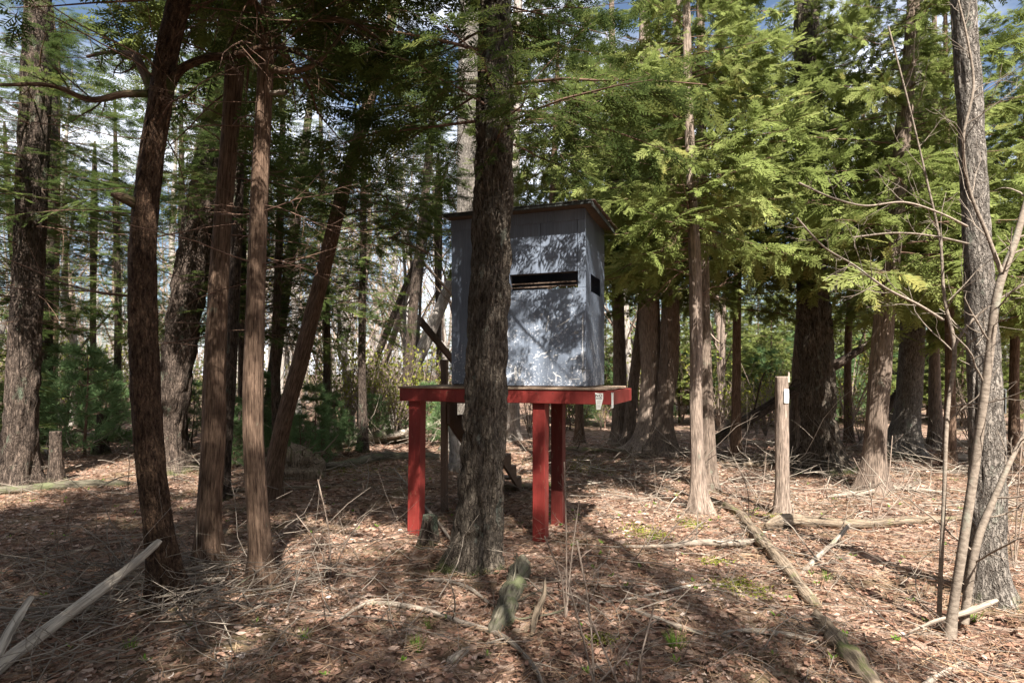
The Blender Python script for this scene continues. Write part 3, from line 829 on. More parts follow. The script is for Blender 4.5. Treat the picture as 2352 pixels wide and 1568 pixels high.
young = [('cedar', 1240, 25, 4.5), ('cedar', 1300, 23, 4.2), ('cedar', 1390, 22, 4.0), ('cedar', 1440, 28, 5.5), ('cedar', 1560, 23, 5.0), ('cedar', 1590, 29, 6), ('cedar', 1665, 21, 4.6), ('cedar', 1700, 27, 6.0), ('cedar', 1740, 23, 5.0), ('cedar', 1770, 21, 4.4), ('cedar', 1800, 27, 6),
         ('cedar', 1820, 32, 7), ('cedar', 1930, 22, 5), ('cedar', 1960, 26, 6), ('cedar', 1985, 21, 4.2), ('cedar', 2050, 24, 5.2), ('cedar', 2130, 22, 5), ('cedar', 2180, 28, 6), ('cedar', 2210, 20, 4.4), ('cedar', 2320, 20, 4.8), ('cedar', 2400, 17, 4), ('cedar', 1460, 33, 7), ('cedar', 1640, 31, 7), ('cedar', 2060, 31, 7), ('cedar', 1890, 31, 7), ('cedar', 2280, 27, 6),
         ('hemlock', 15, 12.5, 2.6), ('hemlock', -40, 10.5, 2.4), ('hemlock', 330, 26, 4.5), ('hemlock', 500, 24, 4.0), ('hemlock', 140, 24, 4.0), ('hemlock', 760, 30, 4.0), ('hemlock', 1010, 28, 4.5)]
for i, (sp_, u, Y, h) in enumerate(young):
    v = V0 + EYE * FPX / Y; w = 0.07 / Y * FPX
    x = (u - U0) / FPX * Y
    root = empty('young_cedar' if sp_ == 'cedar' else 'young_hemlock', (x, Y, float(gz(x, Y))), 'young leafy cedar low between the big trunks behind the blind' if sp_ == 'cedar' else ('young hemlock low beside the broad furrowed trunk' if Y < 20 else 'young hemlock among the bare trees far past the leaning cedars'),
                 'tree', 'young cedars behind the blind' if sp_ == 'cedar' else 'young hemlocks in the shade')
    mb, P, R = trunk_mb(np.array([[0, 0, -0.1], [0.03, 0.02, h * .5], [0.02, 0.0, h]]), np.array([.04, .028, .008]), 10, 20, 'strip', 0.3, i)
    mb.build('trunk', M['bark_cedar'], root)
    c = link('crown', CROWN[sp_][i % len(CROWN[sp_])], root)
    c.location = (0, 0, h * 0.18); c.rotation_euler = (0, 0, i * 2.1); c.scale = (h * 0.17, h * 0.17, h * 0.10)

# trees at the photographer's back: their crowns and trunks throw the shade that lies over the floor
back = [('hemlock', 2.75, -2.2, 6.2, 0.5, 66), ('hemlock', 1.15, -1.7, 5.4, 0.75, 69)]  # second tree added to darken the centre floor, trunk thinned to weaken its shadow
rb_ = random.Random(12)
for bi, bx_ in enumerate((-9.2, -6.6, -4.0, -1.4)):
    for bj, by_ in enumerate((-7.2, -4.6, -2.0, 0.4)):
        if (bi, bj) in ((3, 3), (1, 1), (2, 0)): continue
        if (bi, bj) == (3, 2): bx_ = bx_ - 0.9
        back.append(('cedar' if (bi + bj) % 4 == 0 else 'hemlock', bx_ + rb_.uniform(-.5, .5), by_ + rb_.uniform(-.5, .5), rb_.uniform(4.4, 5.4), rb_.uniform(0.95, 1.2), 80 + bi * 4 + bj))
for bi in range(11):  # outer ring of unseen trees, added to cut low ambient skylight
    back.append((('cedar', 'hemlock')[bi % 2], -16 + 3.1 * bi + rb_.uniform(-.8, .8), -11.5 + rb_.uniform(-1.5, 1.0), 1.6, 1.25, 110 + bi))
for bi in range(4):  # unseen side trees, added with the ring to cut skylight
    back.append((('cedar', 'hemlock')[bi % 2], 9.5 + rb_.uniform(-.6, 1.5), -7.5 + 3.0 * bi, 1.6, 1.2, 125 + bi))
    back.append((('hemlock', 'cedar')[bi % 2], -12.0 + rb_.uniform(-1, .6), -6.0 + 3.2 * bi, 1.8, 1.2, 130 + bi))
for sp_, x, y, zmin, cs, sd in back:
    root = empty('tree', (x, y, float(gz(x, y))), 'unseen tree behind the photographer that shades the leaf-covered floor', 'tree', 'trees behind the photographer')
    mb, P, R = trunk_mb(np.array([[0, 0, -0.12], [0.05, 0.03, 3], [0.1, 0.1, 7], [0.05, 0.1, 13]]), np.array([.2, .16, .12, .04]) * (0.5 if sd == 69 else 1), 16, 40, 'strip', 0.4, sd)
    mb.build('trunk', M['bark_hemlock'], root)
    if sp_:
        c = link('crown', CROWN[sp_][sd % len(CROWN[sp_])], root)
        c.location = (0, 0, zmin); c.rotation_euler = (0, 0, sd * 1.1); c.scale = (cs, cs, 1.0)
    else:
        for b_ in dead_twigs(sd, P, R, 6, 12, 14, 2.0, 0.02): b_.build('limb', M['twig'], root)

# ------------------------------------------------------------------ the blind on its platform
import bmesh
E1 = np.array([0.937, -0.35]) / math.hypot(0.937, 0.35)      # along the front, to the right
E2 = np.array([-E1[1], E1[0]])                               # towards the back
O2 = np.array([1.011, 6.05])
ROT = math.atan2(E1[1], E1[0])
def loc(x, y, z=0.0):
    p = O2 + x * E1 + y * E2
    return np.array([p[0], p[1], z])

def hull_box(lo, hi, bev=0.004):
    (x0, y0, z0), (x1, y1, z1) = lo, hi
    b = min(bev, (x1 - x0) * .3, (y1 - y0) * .3, (z1 - z0) * .3)
    pts = []
    for sx, x in ((1, x0), (-1, x1)):
        for sy, y in ((1, y0), (-1, y1)):
            for sz, z in ((1, z0), (-1, z1)):
                pts += [(x, y + sy * b, z + sz * b), (x + sx * b, y, z + sz * b), (x + sx * b, y + sy * b, z)]
    return pts

def box(name, lo, hi, mat, parent, bev=0.004, M4=None):
    bm = bmesh.new()
    for p in hull_box(lo, hi, bev): bm.verts.new(p)
    bmesh.ops.convex_hull(bm, input=bm.verts[:])
    if M4 is not None: bmesh.ops.transform(bm, matrix=M4, verts=bm.verts[:])
    me = bpy.data.meshes.new(name); bm.to_mesh(me); bm.free()
    me.materials.append(mat)
    return link(name, me, parent)

def prism(name, poly, y0, y1, mat, parent, axis='y'):
    """extrude a polygon; axis 'y': poly in (x,z); axis 'x': poly in (y,z)"""
    bm = bmesh.new()
    mk = (lambda a, b, t: (a, t, b)) if axis == 'y' else (lambda a, b, t: (t, a, b))
    A = [bm.verts.new(mk(a, b, y0)) for a, b in poly]
    B = [bm.verts.new(mk(a, b, y1)) for a, b in poly]
    n = len(poly)
    bm.faces.new(A); bm.faces.new(B[::-1])
    for i in range(n): bm.faces.new((A[i], B[i], B[(i + 1) % n], A[(i + 1) % n]))
    bmesh.ops.recalc_face_normals(bm, faces=bm.faces[:])
    me = bpy.data.meshes.new(name); bm.to_mesh(me); bm.free()
    me.materials.append(mat)
    return link(name, me, parent)

DZ = 1.62                                     # top of the beams
plat = empty('platform', loc(0, 0, 0), 'red painted timber platform on posts carrying the grey blind', 'platform')
plat.rotation_euler = (0, 0, ROT)
def gpl(x, y):
    p = loc(x, y); return float(gz(p[0], p[1]))
BEAM = box('beam', (-2.44, 0.0, DZ - 0.142), (0.0, 0.04, DZ), M['red'], plat)
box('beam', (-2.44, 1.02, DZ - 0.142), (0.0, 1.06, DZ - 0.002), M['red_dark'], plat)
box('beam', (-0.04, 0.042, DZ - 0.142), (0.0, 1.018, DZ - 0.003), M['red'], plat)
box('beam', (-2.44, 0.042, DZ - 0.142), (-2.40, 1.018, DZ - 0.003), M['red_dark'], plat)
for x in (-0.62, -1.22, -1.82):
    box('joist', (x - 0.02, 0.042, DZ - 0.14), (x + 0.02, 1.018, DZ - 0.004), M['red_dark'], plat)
def post(x, y, w, d, top, mat, tilt=0.0):
    z0 = gpl(x, y) - 0.12
    M4 = Matrix.Translation((x, y, z0)) @ Matrix.Rotation(tilt, 4, 'Y')
    o = box('post', (-w / 2, -d / 2, 0), (w / 2, d / 2, top - z0), mat, plat, 0.006, M4)
    return o
post(-0.80, 0.115, 0.138, 0.138, DZ - 0.004, M['red'])
post(-2.295, 0.115, 0.150, 0.138, DZ - 0.004, M['red'], 0.014)
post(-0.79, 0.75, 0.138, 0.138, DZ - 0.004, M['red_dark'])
post(-2.43, 1.102, 0.078, 0.075, 1.965, M['stair_wood'])
for i in range(8):
    y = -0.012 + i * 0.1355
    box('deck_board', (-2.455 + 0.008 * (i % 3), y, DZ + 0.001), (-0.075 + 0.012 * ((i * 7) % 4), y + 0.128, DZ + 0.024), M['deck_wood'], plat)
# hand rail along the stair
ra, rb = np.array([-2.375, 0.388, 2.40]), np.array([-2.375, 2.75, 1.17])
d = rb - ra
M4 = Matrix.Translation(ra) @ Matrix.Rotation(math.atan2(-d[2], d[1]) * -1, 4, 'X')
box('handrail', (-0.02, -0.02, -0.045), (0.02, float(np.linalg.norm(d)), 0.045), M['stair_wood'], plat, 0.004, M4)
box('handrail_post', (-2.43, 2.60, gpl(-2.4, 2.62) - 0.1), (-2.398, 2.67, 1.24), M['stair_wood'], plat)

# stair running down from the back edge
st = empty('staircase', loc(-2.2, 2.0, 0), 'weathered open timber steps running down behind the red platform', 'stairs')
st.rotation_euler = (0, 0, ROT)
NST, Y0S, Y1S, ZT = 8, 1.075, 2.90, DZ - 0.02
run, rise = (Y1S - Y0S) / NST, ZT / NST
def stringer(x):
    poly = []
    for k in range(NST):
        y = Y0S + k * run; z = ZT - (k + 1) * rise + 0.0
        poly += [(y + (0.0 if k else 0), z + rise * (0.0)), (y + run, z)]
    poly = [(Y0S, ZT - 0.03)] + poly
    poly += [(Y1S + 0.02, -0.08), (Y1S - 0.16, -0.08), (Y0S, ZT - rise - 0.26)]
    poly = [(a - 2.0, b) for a, b in poly]
    prism('stringer', poly, x + 2.2 - 0.02, x + 2.2 + 0.02, M['stair_wood'], st, 'x')
stringer(-2.36); stringer(-1.94)
for k in range(NST):
    z = ZT - (k + 1) * rise
    y = Y0S + k * run - 2.0
    box('tread', (-0.155, y + 0.01, z + 0.002), (0.275, y + run + 0.012, z + 0.036), M['stair_wood'], st)

# the box blind
hut = empty('hunting_blind', loc(-1.066, 0.54, DZ + 0.025), 'grey-blue painted plywood box with slit windows standing on the red platform', 'blind')
hut.rotation_euler = (0, 0, ROT)
HZ = DZ + 0.025
XR, XL, YF, YB = -0.306, -1.826, 0.08, 1.0
def hb(name, x0, x1, y0, y1, z0, z1, mat='wall', parent=None, bev=0.002):
    if parent is None: parent = hut
    M4 = Matrix.Translation((1.066, -0.54, -HZ))
    o = box(name, (x0, y0, z0), (x1, y1, z1), M[mat], parent, bev, M4)
    # keep texture space in platform coordinates
    o.data.transform(Matrix.Translation((0, 0, HZ))); o.location.z = -HZ if parent is hut else 0.0
    return o
PB, WT, WB, FZ, TZ = 1.660, 2.84, 2.67, 3.365, 3.478       # panel bottom, window top/bottom, frieze foot, wall top
hb('sill_plate', XL + 0.01, XR - 0.01, YF + 0.02, YF + 0.06, HZ, PB - 0.003, 'deck_wood')
hb('sill_plate', XR - 0.05, XR - 0.012, YF + 0.062, YB - 0.02, HZ, PB - 0.003, 'deck_wood')
hb('base_trim', XL + 0.55, XR - 0.002, YF - 0.004, YF + 0.018, HZ + 0.001, PB - 0.006, 'stair_wood')
hb('floor', XL + 0.02, XR - 0.02, YF + 0.02, YB - 0.02, PB, PB + 0.018, 'inside')
# front wall, plywood sheets
LOWER = hb('panel', -1.262, XR, YF, YF + 0.013, PB, WB, 'wall')
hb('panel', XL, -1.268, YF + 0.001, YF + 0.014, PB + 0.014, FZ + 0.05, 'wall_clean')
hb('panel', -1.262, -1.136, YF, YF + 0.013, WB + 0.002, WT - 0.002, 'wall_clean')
hb('panel', -0.386, XR, YF, YF + 0.013, WB + 0.002, WT - 0.001, 'wall')
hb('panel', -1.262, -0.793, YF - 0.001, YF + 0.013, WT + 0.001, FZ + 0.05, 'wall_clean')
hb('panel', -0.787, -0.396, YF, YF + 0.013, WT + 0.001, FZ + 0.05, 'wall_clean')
hb('panel', -0.390, XR, YF - 0.002, YF + 0.012, WT + 0.001, FZ + 0.05, 'wall')
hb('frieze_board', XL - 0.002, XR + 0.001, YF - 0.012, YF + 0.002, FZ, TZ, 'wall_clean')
# window lining and ledge
hb('window_lining', -1.150, -0.374, YF + 0.014, YF + 0.085, WT, WT + 0.02, 'inside')
wf = hb('window_sill', -1.150, -0.374, YF + 0.014, YF + 0.10, WB - 0.03, WB - 0.004, 'wall')
hb('window_lining', -0.384, -0.366, YF + 0.014, YF + 0.085, WB - 0.002, WT - 0.002, 'wall_clean')
hb('window_lining', -1.156, -1.138, YF + 0.014, YF + 0.085, WB - 0.002, WT - 0.002, 'wall_clean')
hb('slat', -1.136, -0.386, YF + 0.060, YF + 0.075, WB + 0.070, WB + 0.088, 'stair_wood')
hb('slat', -1.136, -0.386, YF + 0.040, YF + 0.052, WB + 0.026, WB + 0.040, 'stair_wood')
# right side wall: one bowed sheet with a window hole
def bowed_side():
    ys = np.unique(np.r_[np.linspace(YF + 0.014, YB, 15), YF + 0.236, YF + 0.70])
    zs = np.unique(np.r_[np.linspace(PB, TZ - 0.004, 25), 2.655, 2.845])
    bm = bmesh.new(); g = {}
    for i, y in enumerate(ys):
        for j, z in enumerate(zs):
            s = (y - YF) / (YB - YF); q = (z - PB) / (TZ - PB)
            out = 0.022 * math.sin(math.pi * min(1, s * 1.2)) * (1 - q) ** 1.5 - 0.020 * math.sin(math.pi * min(s, 1)) * q ** 2
            g[i, j] = bm.verts.new((XR + out, y, z))
    for i in range(len(ys) - 1):
        for j in range(len(zs) - 1):
            yc, zc = (ys[i] + ys[i + 1]) / 2, (zs[j] + zs[j + 1]) / 2
            if YF + 0.236 < yc < YF + 0.70 and 2.655 < zc < 2.845: continue
            bm.faces.new((g[i, j], g[i + 1, j], g[i + 1, j + 1], g[i, j + 1]))
    r = bmesh.ops.solidify(bm, geom=bm.faces[:], thickness=0.012)
    bmesh.ops.delete(bm, geom=[v for v in bm.verts if not v.link_faces], context='VERTS')
    bmesh.ops.recalc_face_normals(bm, faces=bm.faces[:])
    bmesh.ops.transform(bm, matrix=Matrix.Translation((1.066, -0.54, 0)), verts=bm.verts[:])
    me = bpy.data.meshes.new('side_panel'); bm.to_mesh(me); bm.free()
    me.materials.append(M['wall'])
    o = link('side_panel', me, hut); o.location.z = -HZ
bowed_side()
hb('corner_strip', XR - 0.045, XR - 0.013, YF + 0.016, YF + 0.05, PB + 0.02, TZ - 0.005, 'inside')
# left and back walls
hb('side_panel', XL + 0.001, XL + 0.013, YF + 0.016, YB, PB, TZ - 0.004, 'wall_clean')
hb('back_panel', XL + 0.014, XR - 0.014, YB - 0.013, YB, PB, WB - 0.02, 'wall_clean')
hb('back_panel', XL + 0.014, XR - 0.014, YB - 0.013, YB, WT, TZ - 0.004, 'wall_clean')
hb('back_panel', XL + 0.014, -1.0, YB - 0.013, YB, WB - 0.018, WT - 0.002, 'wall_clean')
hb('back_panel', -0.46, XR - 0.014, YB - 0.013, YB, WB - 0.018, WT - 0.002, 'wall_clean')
# roof
ROOF = [None]
def roof_tilt(y): return -0.03 * (y - YF)
def roof_piece(name, x0, x1, y0, y1, z0, z1, mat, bev=0.003):
    o = hb(name, x0, x1, y0, y1, z0, z1, mat, ROOF[0], bev)
    for v in o.data.vertices: v.co.z += roof_tilt(v.co.y + 0.54)
    return o
ROOF[0] = roof_piece('roof', XL - 0.01, XR + 0.09, YF - 0.145, YB + 0.10, TZ + 0.001, TZ + 0.020, 'inside')
roof_piece('fascia', XL - 0.012, XR + 0.092, YF - 0.165, YF - 0.147, TZ - 0.006, TZ + 0.022, 'roofing')
roof_piece('roofing_sheet', XL - 0.03, XR + 0.098, YF - 0.172, YB + 0.12, TZ + 0.0215, TZ + 0.034, 'roofing')
roof_piece('fascia', XR + 0.093, XR + 0.108, YF - 0.14, YB + 0.10, TZ - 0.03, TZ + 0.018, 'roofing')
rngr = random.Random(5)
for i in range(6):
    y = YF - 0.12 + i * 0.20
    roof_piece('shingle', XR - 0.12, XR + 0.112 + rngr.uniform(0, 0.02), y, y + 0.19, TZ + 0.036 + 0.004 * (i % 2), TZ + 0.046 + 0.004 * (i % 2), 'shingle')
# long scratches down to the pale wood
def ribbon(pts, w, mat, parent, name):
    pts = np.array(pts, float); m = len(pts)
    rg = np.random.default_rng(int(abs(pts.sum()) * 1000) % 9999)
    d = np.gradient(pts, axis=0); nn = nrm(np.stack([-d[:, 1], d[:, 0]], -1))
    ww = (1.5 * w * (0.3 + rg.random(m)))[:, None]; ww[0] = ww[-1] = w * 0.1
    A = pts + nn * ww; B = pts - nn * ww
    V = np.r_[np.c_[A[:, 0] + 1.066, np.full(m, YF - 0.0012 - 0.54), A[:, 1]], np.c_[B[:, 0] + 1.066, np.full(m, YF - 0.0012 - 0.54), B[:, 1]]]
    F = np.array([[i, i + 1, m + i + 1, m + i] for i in range(m - 1)])
    MB().add(V, F).build(name, mat, parent)
rg = np.random.default_rng(3)
for (x0, z0, x1, z1, w) in [(-.47, 2.35, -.62, 2.27, .004), (-.70, 2.40, -.73, 2.22, .004), (-.68, 2.36, -.75, 2.24, .002), (-.71, 2.02, -.87, 1.95, .004), (-.70, 1.97, -.76, 1.955, .003),
                            (-.60, 1.98, -.65, 1.975, .004), (-.40, 1.95, -.46, 1.93, .004), (-.55, 1.74, -.66, 1.80, .003), (-.36, 1.735, -.48, 1.735, .003), (-1.06, 1.70, -1.07, 1.86, .010),
                            (-1.02, 1.76, -1.03, 1.84, .007), (-.40, 2.22, -.41, 2.20, .012), (-.77, 2.41, -.79, 2.40, .010), (-.335, 1.72, -.335, 2.42, .0035), (-1.2, 1.74, -1.08, 1.80, .004), (-.33, 1.84, -.34, 1.80, .012)]:
    t_ = np.linspace(0, 1, 9)
    ribbon(np.c_[x0 + (x1 - x0) * t_ + rg.normal(size=9) * 0.003, z0 + (z1 - z0) * t_ + rg.normal(size=9) * 0.004], w, M['scuff'], LOWER, 'scratch')

def nails(parent, pts, r_=0.0055):
    mb = MB()
    for x, y, z in pts:
        a = np.arange(6) / 6 * 6.28
        V = np.r_[np.c_[x + np.cos(a) * r_, np.full(6, y), z + np.sin(a) * r_], [[x, y - 0.0015, z]]]
        mb.add(V, np.array([[i, (i + 1) % 6, 6] for i in range(6)]))
    o = mb.build('nail_heads', M['rust'], parent); o['kind'] = 'stuff'
pz = np.linspace(PB + 0.04, WB - 0.03, 7)
yn = YF - 0.0006 - 0.54
nails(LOWER, [(XR - 0.02 + 1.066, yn, z) for z in pz] + [(x + 1.066, yn, PB + 0.022) for x in np.linspace(-1.2, -0.4, 7)] + [(x + 1.066, yn, WB - 0.02) for x in np.linspace(-1.2, -0.4, 7)])
nails(BEAM, [(x + dx, -0.0006, DZ - 0.142 * q) for x in (-0.02, -0.62, -0.80, -1.22, -1.82, -2.30, -2.42) for dx, q in ((-.012, .25), (.012, .75))], 0.006)
# needles and twigs lying on the roof
rl = MB(); rg = np.random.default_rng(8); n = 420
P = np.zeros((n, 3, 3))
ctr = np.c_[rg.uniform(XL, XR + 0.05, n), rg.uniform(YF - 0.12, YB + 0.05, n)]
ctr[:200, 0] = XR - np.abs(rg.normal(size=200)) * 0.25
az = rg.random(n) * 6.28; ln = rg.uniform(0.02, 0.10, n)
for j in range(3):
    k = (j - 1) * ln
    xy = O2 + (ctr[:, :1] + (np.cos(az) * k)[:, None]) * E1 + (ctr[:, 1:] + (np.sin(az) * k)[:, None]) * E2
    P[:, j, :2] = xy; P[:, j, 2] = TZ + 0.046 + rg.random(n) * 0.02 - 0.02 * (ctr[:, 1] - YF)
V, F, co = tubes(P, np.full((n, 3), 0.0022), 3)
rl.add(V, F, co, np.repeat(rg.random(n), 9))
tag(rl.build('roof_litter', M['needle_litter']), 'brown needles and twigs lying on the blind roof', 'twigs', None, 'stuff')

# ------------------------------------------------------------------ notices
def notice(name, label, origin, rotz, outline, mat, marks, tilt=0.0, curl=0.0):
    """flat card: outline in (x,z) metres from its top centre; marks = (x0,x1,z0,z1,material)"""
    root = empty(name, origin, label, 'notice')
    root.rotation_euler = (0, tilt, rotz)
    prism('card', outline, -0.0012, 0.0012, mat, root)
    for mk in marks:
        pts, mt = mk
        prism('lettering', pts, -0.0022, -0.0014, mt, root)
    return root
def bar(x0, x1, z0, z1): return [(x0, z0), (x1, z0), (x1, z1), (x0, z1)]
def stroke(xa, za, xb, zb, w):
    d = math.hypot(xb - xa, zb - za); nx, nz = -(zb - za) / d * w / 2, (xb - xa) / d * w / 2
    return [(xa + nx, za + nz), (xb + nx, zb + nz), (xb - nx, zb - nz), (xa - nx, za - nz)]
def NO(x, z, h, w, ink, t=0.006):
    out = [(stroke(x, z, x, z - h, t), ink), (stroke(x, z, x + w, z - h, t), ink), (stroke(x + w, z, x + w, z - h, t), ink)]
    cx, cz = x + w * 2.15, z - h / 2
    ring = [(cx + math.cos(a) * w * .62, cz + math.sin(a) * h * .52) for a in np.linspace(0, 2 * math.pi, 13)]
    for a, b in zip(ring[:-1], ring[1:]): out.append((stroke(a[0], a[1], b[0], b[1], t), ink))
    return out
rgn = random.Random(2)
def lines(x0, x1, zs, h, ink):
    out = []
    for z in zs:
        x = x0
        while x < x1 - 0.004:
            w = rgn.uniform(0.004, 0.010)
            out.append((bar(x, min(x + w, x1), z - h, z), ink)); x += w + 0.003
    return out
p = loc(-0.146, -0.004, DZ - 0.022)
notice('notice', 'white torn NO notice card nailed to the red platform beam', p, ROT,
       [(-0.042, 0.0), (0.0, -0.008), (0.038, -0.004), (0.040, -0.06), (0.012, -0.168), (-0.028, -0.170), (-0.040, -0.02)], M['card'],
       NO(-0.034, -0.018, 0.024, 0.022, M['ink']) + lines(-0.033, 0.033, [-0.050], 0.016, M['ink_grey']) + lines(-0.022, 0.016, [-0.083, -0.094, -0.104], 0.004, M['ink_grey']) + lines(-0.020, 0.010, [-0.118, -0.128, -0.138, -0.148], 0.002, M['ink_grey']))
p = loc(-0.012, -0.004, DZ - 0.018)
notice('notice', 'narrow white paper strip hanging from the end of the red platform beam', p, ROT, [(-0.011, 0), (0.010, -0.002), (0.010, -0.150), (-0.010, -0.160)], M['card'],
       [(bar(-0.006, 0.006, -0.008, -0.003), M['ink_grey'])])

# sawn cedar stub carrying a small card
t, PS, RS = tree('sawn cedar stub with splintered top carrying a small white card', 7.85, [(1797, 1176, 40), (1797, 1120, 31), (1796, 1000, 29), (1795, 864, 28)], 'bark_cedar_grey', None, seed=70, n=56, m=90, broken=True, cat='stump', name='stump', flare=0.25)
bs = np.array(t.location)
prism('splinter', [(0.045, 1.70), (0.075, 1.70), (0.072, 1.82), (0.058, 1.84)], -0.05, -0.025, M['deadwood_pale'], t)
p = at(1800.5, 893, 7.85); p[1] -= 0.086; p[0] -= 0.006
notice('notice', 'small white card nailed to the sawn cedar stub', p, 0.28, [(-0.036, 0), (0.036, 0), (0.040, -0.10), (0.036, -0.175), (0.006, -0.177), (-0.036, -0.172)], M['card'],
       [(bar(-0.02, -0.008, -0.035, -0.02), M['ink']), (bar(0.0, 0.008, -0.03, -0.018), M['ink_grey']), (bar(-0.004, 0.012, -0.068, -0.058), M['ink_grey']), (stroke(-0.028, -0.07, -0.008, -0.135, 0.005), M['ink'])])
p = at(2301, 893, 4.72); p[1] -= 0.02; p[0] += 0.006
notice('notice', 'faded grey NO notice wrapped on the side of the tall grey trunk', p, 1.05, [(-0.055, 0), (0.055, 0), (0.055, -0.17), (0.048, -0.19), (-0.055, -0.185)], M['card_grey'],
       NO(-0.04, -0.012, 0.035, 0.026, M['ink'], 0.008) + lines(-0.045, 0.045, [-0.062, -0.082], 0.010, M['ink_grey']) + lines(-0.045, 0.045, [-0.108, -0.128, -0.146], 0.012, M['ink']), tilt=-0.06)

# ------------------------------------------------------------------ bare multi-stemmed sapling
def stem(parent, name, pts, mat, seed, n=14, m=60, subs=None, levels=2, wig=0.14, minr=0.0016, up=0.03):
    P0 = np.array([at(u, v, Y) for u, v, Y, w in pts]) - np.array(parent.location)
    r0 = np.array([0.66 * w / FPX * Y / 2 for u, v, Y, w in pts])
    mb, P, R = trunk_mb(P0, r0, n, m, 'smooth', 0.0, seed)
    if subs:
        rng = np.random.default_rng(seed)
        C, CR = grow(P[None], R[None], subs[0], 0.85, subs[1], rng, 7, subs[2] if len(subs) > 2 else 0.3, 0.99, up, wig, 0.42, None, 0.35, minr)
        CR = np.minimum(CR, 0.007)
        V, F, co = tubes(C, CR, 4); mb.add(V, F, co)
        for lv in range(levels - 1):
            C, CR = grow(C, CR, 4, 0.8, 0.5, rng, 5, 0.2, 0.98, up, wig, 0.6, None, 0.4, minr)
            V, F, co = tubes(C, CR, 3); mb.add(V, F, co)
    return mb.build(name, M[mat], parent)
g = ground_at(2183, 1457)
sap = empty('sapling', g, 'bare multi-stemmed sapling with smooth tan bark before the tall grey trunk', 'sapling')
stem(sap, 'stem', [(2180, 1475, 4.18, 46), (2185, 1430, 4.18, 36), (2212, 1250, 4.15, 31), (2242, 1050, 4.1, 29), (2268, 850, 4.05, 27), (2300, 640, 4.0, 26), (2330, 560, 4.0, 22), (2356, 470, 4.0, 20), (2400, 330, 4.0, 15), (2440, 150, 4.0, 8)], 'bark_smooth', 201, subs=(12, 0.16, 0.4))
stem(sap, 'stem', [(2300, 625, 4.0, 16), (2268, 540, 4.0, 13), (2228, 440, 4.0, 11), (2212, 330, 3.95, 10), (2236, 190, 3.95, 9), (2222, 90, 3.95, 7), (2190, -40, 3.95, 5)], 'bark_smooth', 202, n=8, subs=(14, 0.30, 0.1))
stem(sap, 'stem', [(2214, 1430, 4.25, 30), (2226, 1340, 4.25, 27), (2250, 1225, 4.25, 25), (2285, 1140, 4.25, 20), (2325, 1050, 4.25, 16), (2380, 950, 4.25, 10)], 'bark_smooth', 203, n=10, subs=(9, 0.3, 0.2))
stem(sap, 'stem', [(2222, 520, 4.0, 8), (2160, 490, 3.95, 7), (2080, 465, 3.9, 6), (1980, 472, 3.85, 5), (1900, 450, 3.8, 4), (1835, 420, 3.75, 3)], 'bark_smooth', 204, n=6, subs=(8, 0.28, 0.1))
stem(sap, 'stem', [(2225, 560, 4.0, 7), (2160, 545, 4.05, 6), (2060, 535, 4.1, 5), (1960, 545, 4.2, 3)], 'bark_smooth', 205, n=6, subs=(7, 0.28, 0.1))
g = ground_at(2157, 1425)
sap2 = empty('sapling', g, 'thin forked bare sapling stem beside the multi-stemmed one', 'sapling')
stem(sap2, 'stem', [(2156, 1445, 4.3, 18), (2160, 1330, 4.3, 15), (2168, 1150, 4.3, 14), (2176, 950, 4.3, 14), (2192, 790, 4.3, 14), (2170, 690, 4.3, 11), (2160, 560, 4.3, 9), (2130, 420, 4.3, 7), (2085, 230, 4.3, 5), (2040, 60, 4.3, 4)], 'bark_smooth', 206, n=8, subs=(15, 0.16, 0.3))
stem(sap2, 'stem', [(2190, 800, 4.3, 10), (2220, 750, 4.28, 9), (2262, 710, 4.25, 8), (2340, 660, 4.2, 6), (2420, 620, 4.2, 4)], 'bark_smooth', 207, n=6, subs=(8, 0.3, 0.1))
stem(sap2, 'stem', [(2166, 735, 4.3, 10), (2110, 700, 4.25, 9), (2040, 665, 4.2, 8), (1960, 608, 4.1, 6), (1890, 565, 4.0, 5), (1830, 500, 3.95, 3)], 'bark_smooth', 208, n=6, subs=(14, 0.32, 0.1))
def thin_shrub(label, u, v, tips, seed, w=6, group=None, name='shrub'):
    g = ground_at(u, v)
    r = empty(name, g, label, 'shrub', group)
    Yb = g[1]
    for i, (tu, tv, dY) in enumerate(tips):
        mu, mv = (u + tu) / 2 + random.Random(seed + i).uniform(-14, 14), (v + tv) / 2
        stem(r, 'stem', [(u, v + 8, Yb, w), (mu, mv, Yb + dY / 2, w * 0.8), (tu, tv, Yb + dY, w * 0.4)], 'twig', seed + i, n=5, m=16, subs=(7, 0.35, 0.25), minr=0.0012)
    return r
thin_shrub('bare twiggy shrub growing before the front red posts', 1300, 1420, [(1296, 1060, .1), (1330, 1150, .3), (1250, 1230, -.1)], 300, 5)
thin_shrub('bare brown shrub with upright stems nearest the mossy log chunk', 1365, 1568, [(1295, 1300, .2), (1325, 1240, .3), (1440, 1500, .2)], 310, 8)
thin_shrub('bare shrub of thin leaning stems in the sunlit leaves', 1452, 1640, [(1340, 1380, .3), (1500, 1400, .4), (1470, 1500, 0)], 320, 8)
thin_shrub('bare twiggy shrub in the shade by the straight slim cedar', 760, 1330, [(680, 1180, .2), (730, 1100, .3), (830, 1190, .1)], 330, 5)
thin_shrub('bare twiggy shrub growing under the tall grey trunk', 2330, 1300, [(2352, 960, .1), (2290, 1080, .1), (2400, 1000, .2)], 340, 6)
thin_shrub('bare thin shrub behind the horizontal grey log', 2010, 1200, [(1960, 1050, .1), (2050, 1000, .3), (2100, 1080, .2)], 350, 5)
thin_shrub('bare thin shrub between the slender pale cedar and the stub', 1720, 1190, [(1690, 1060, .1), (1760, 1040, .3), (1660, 1110, .2)], 360, 4)

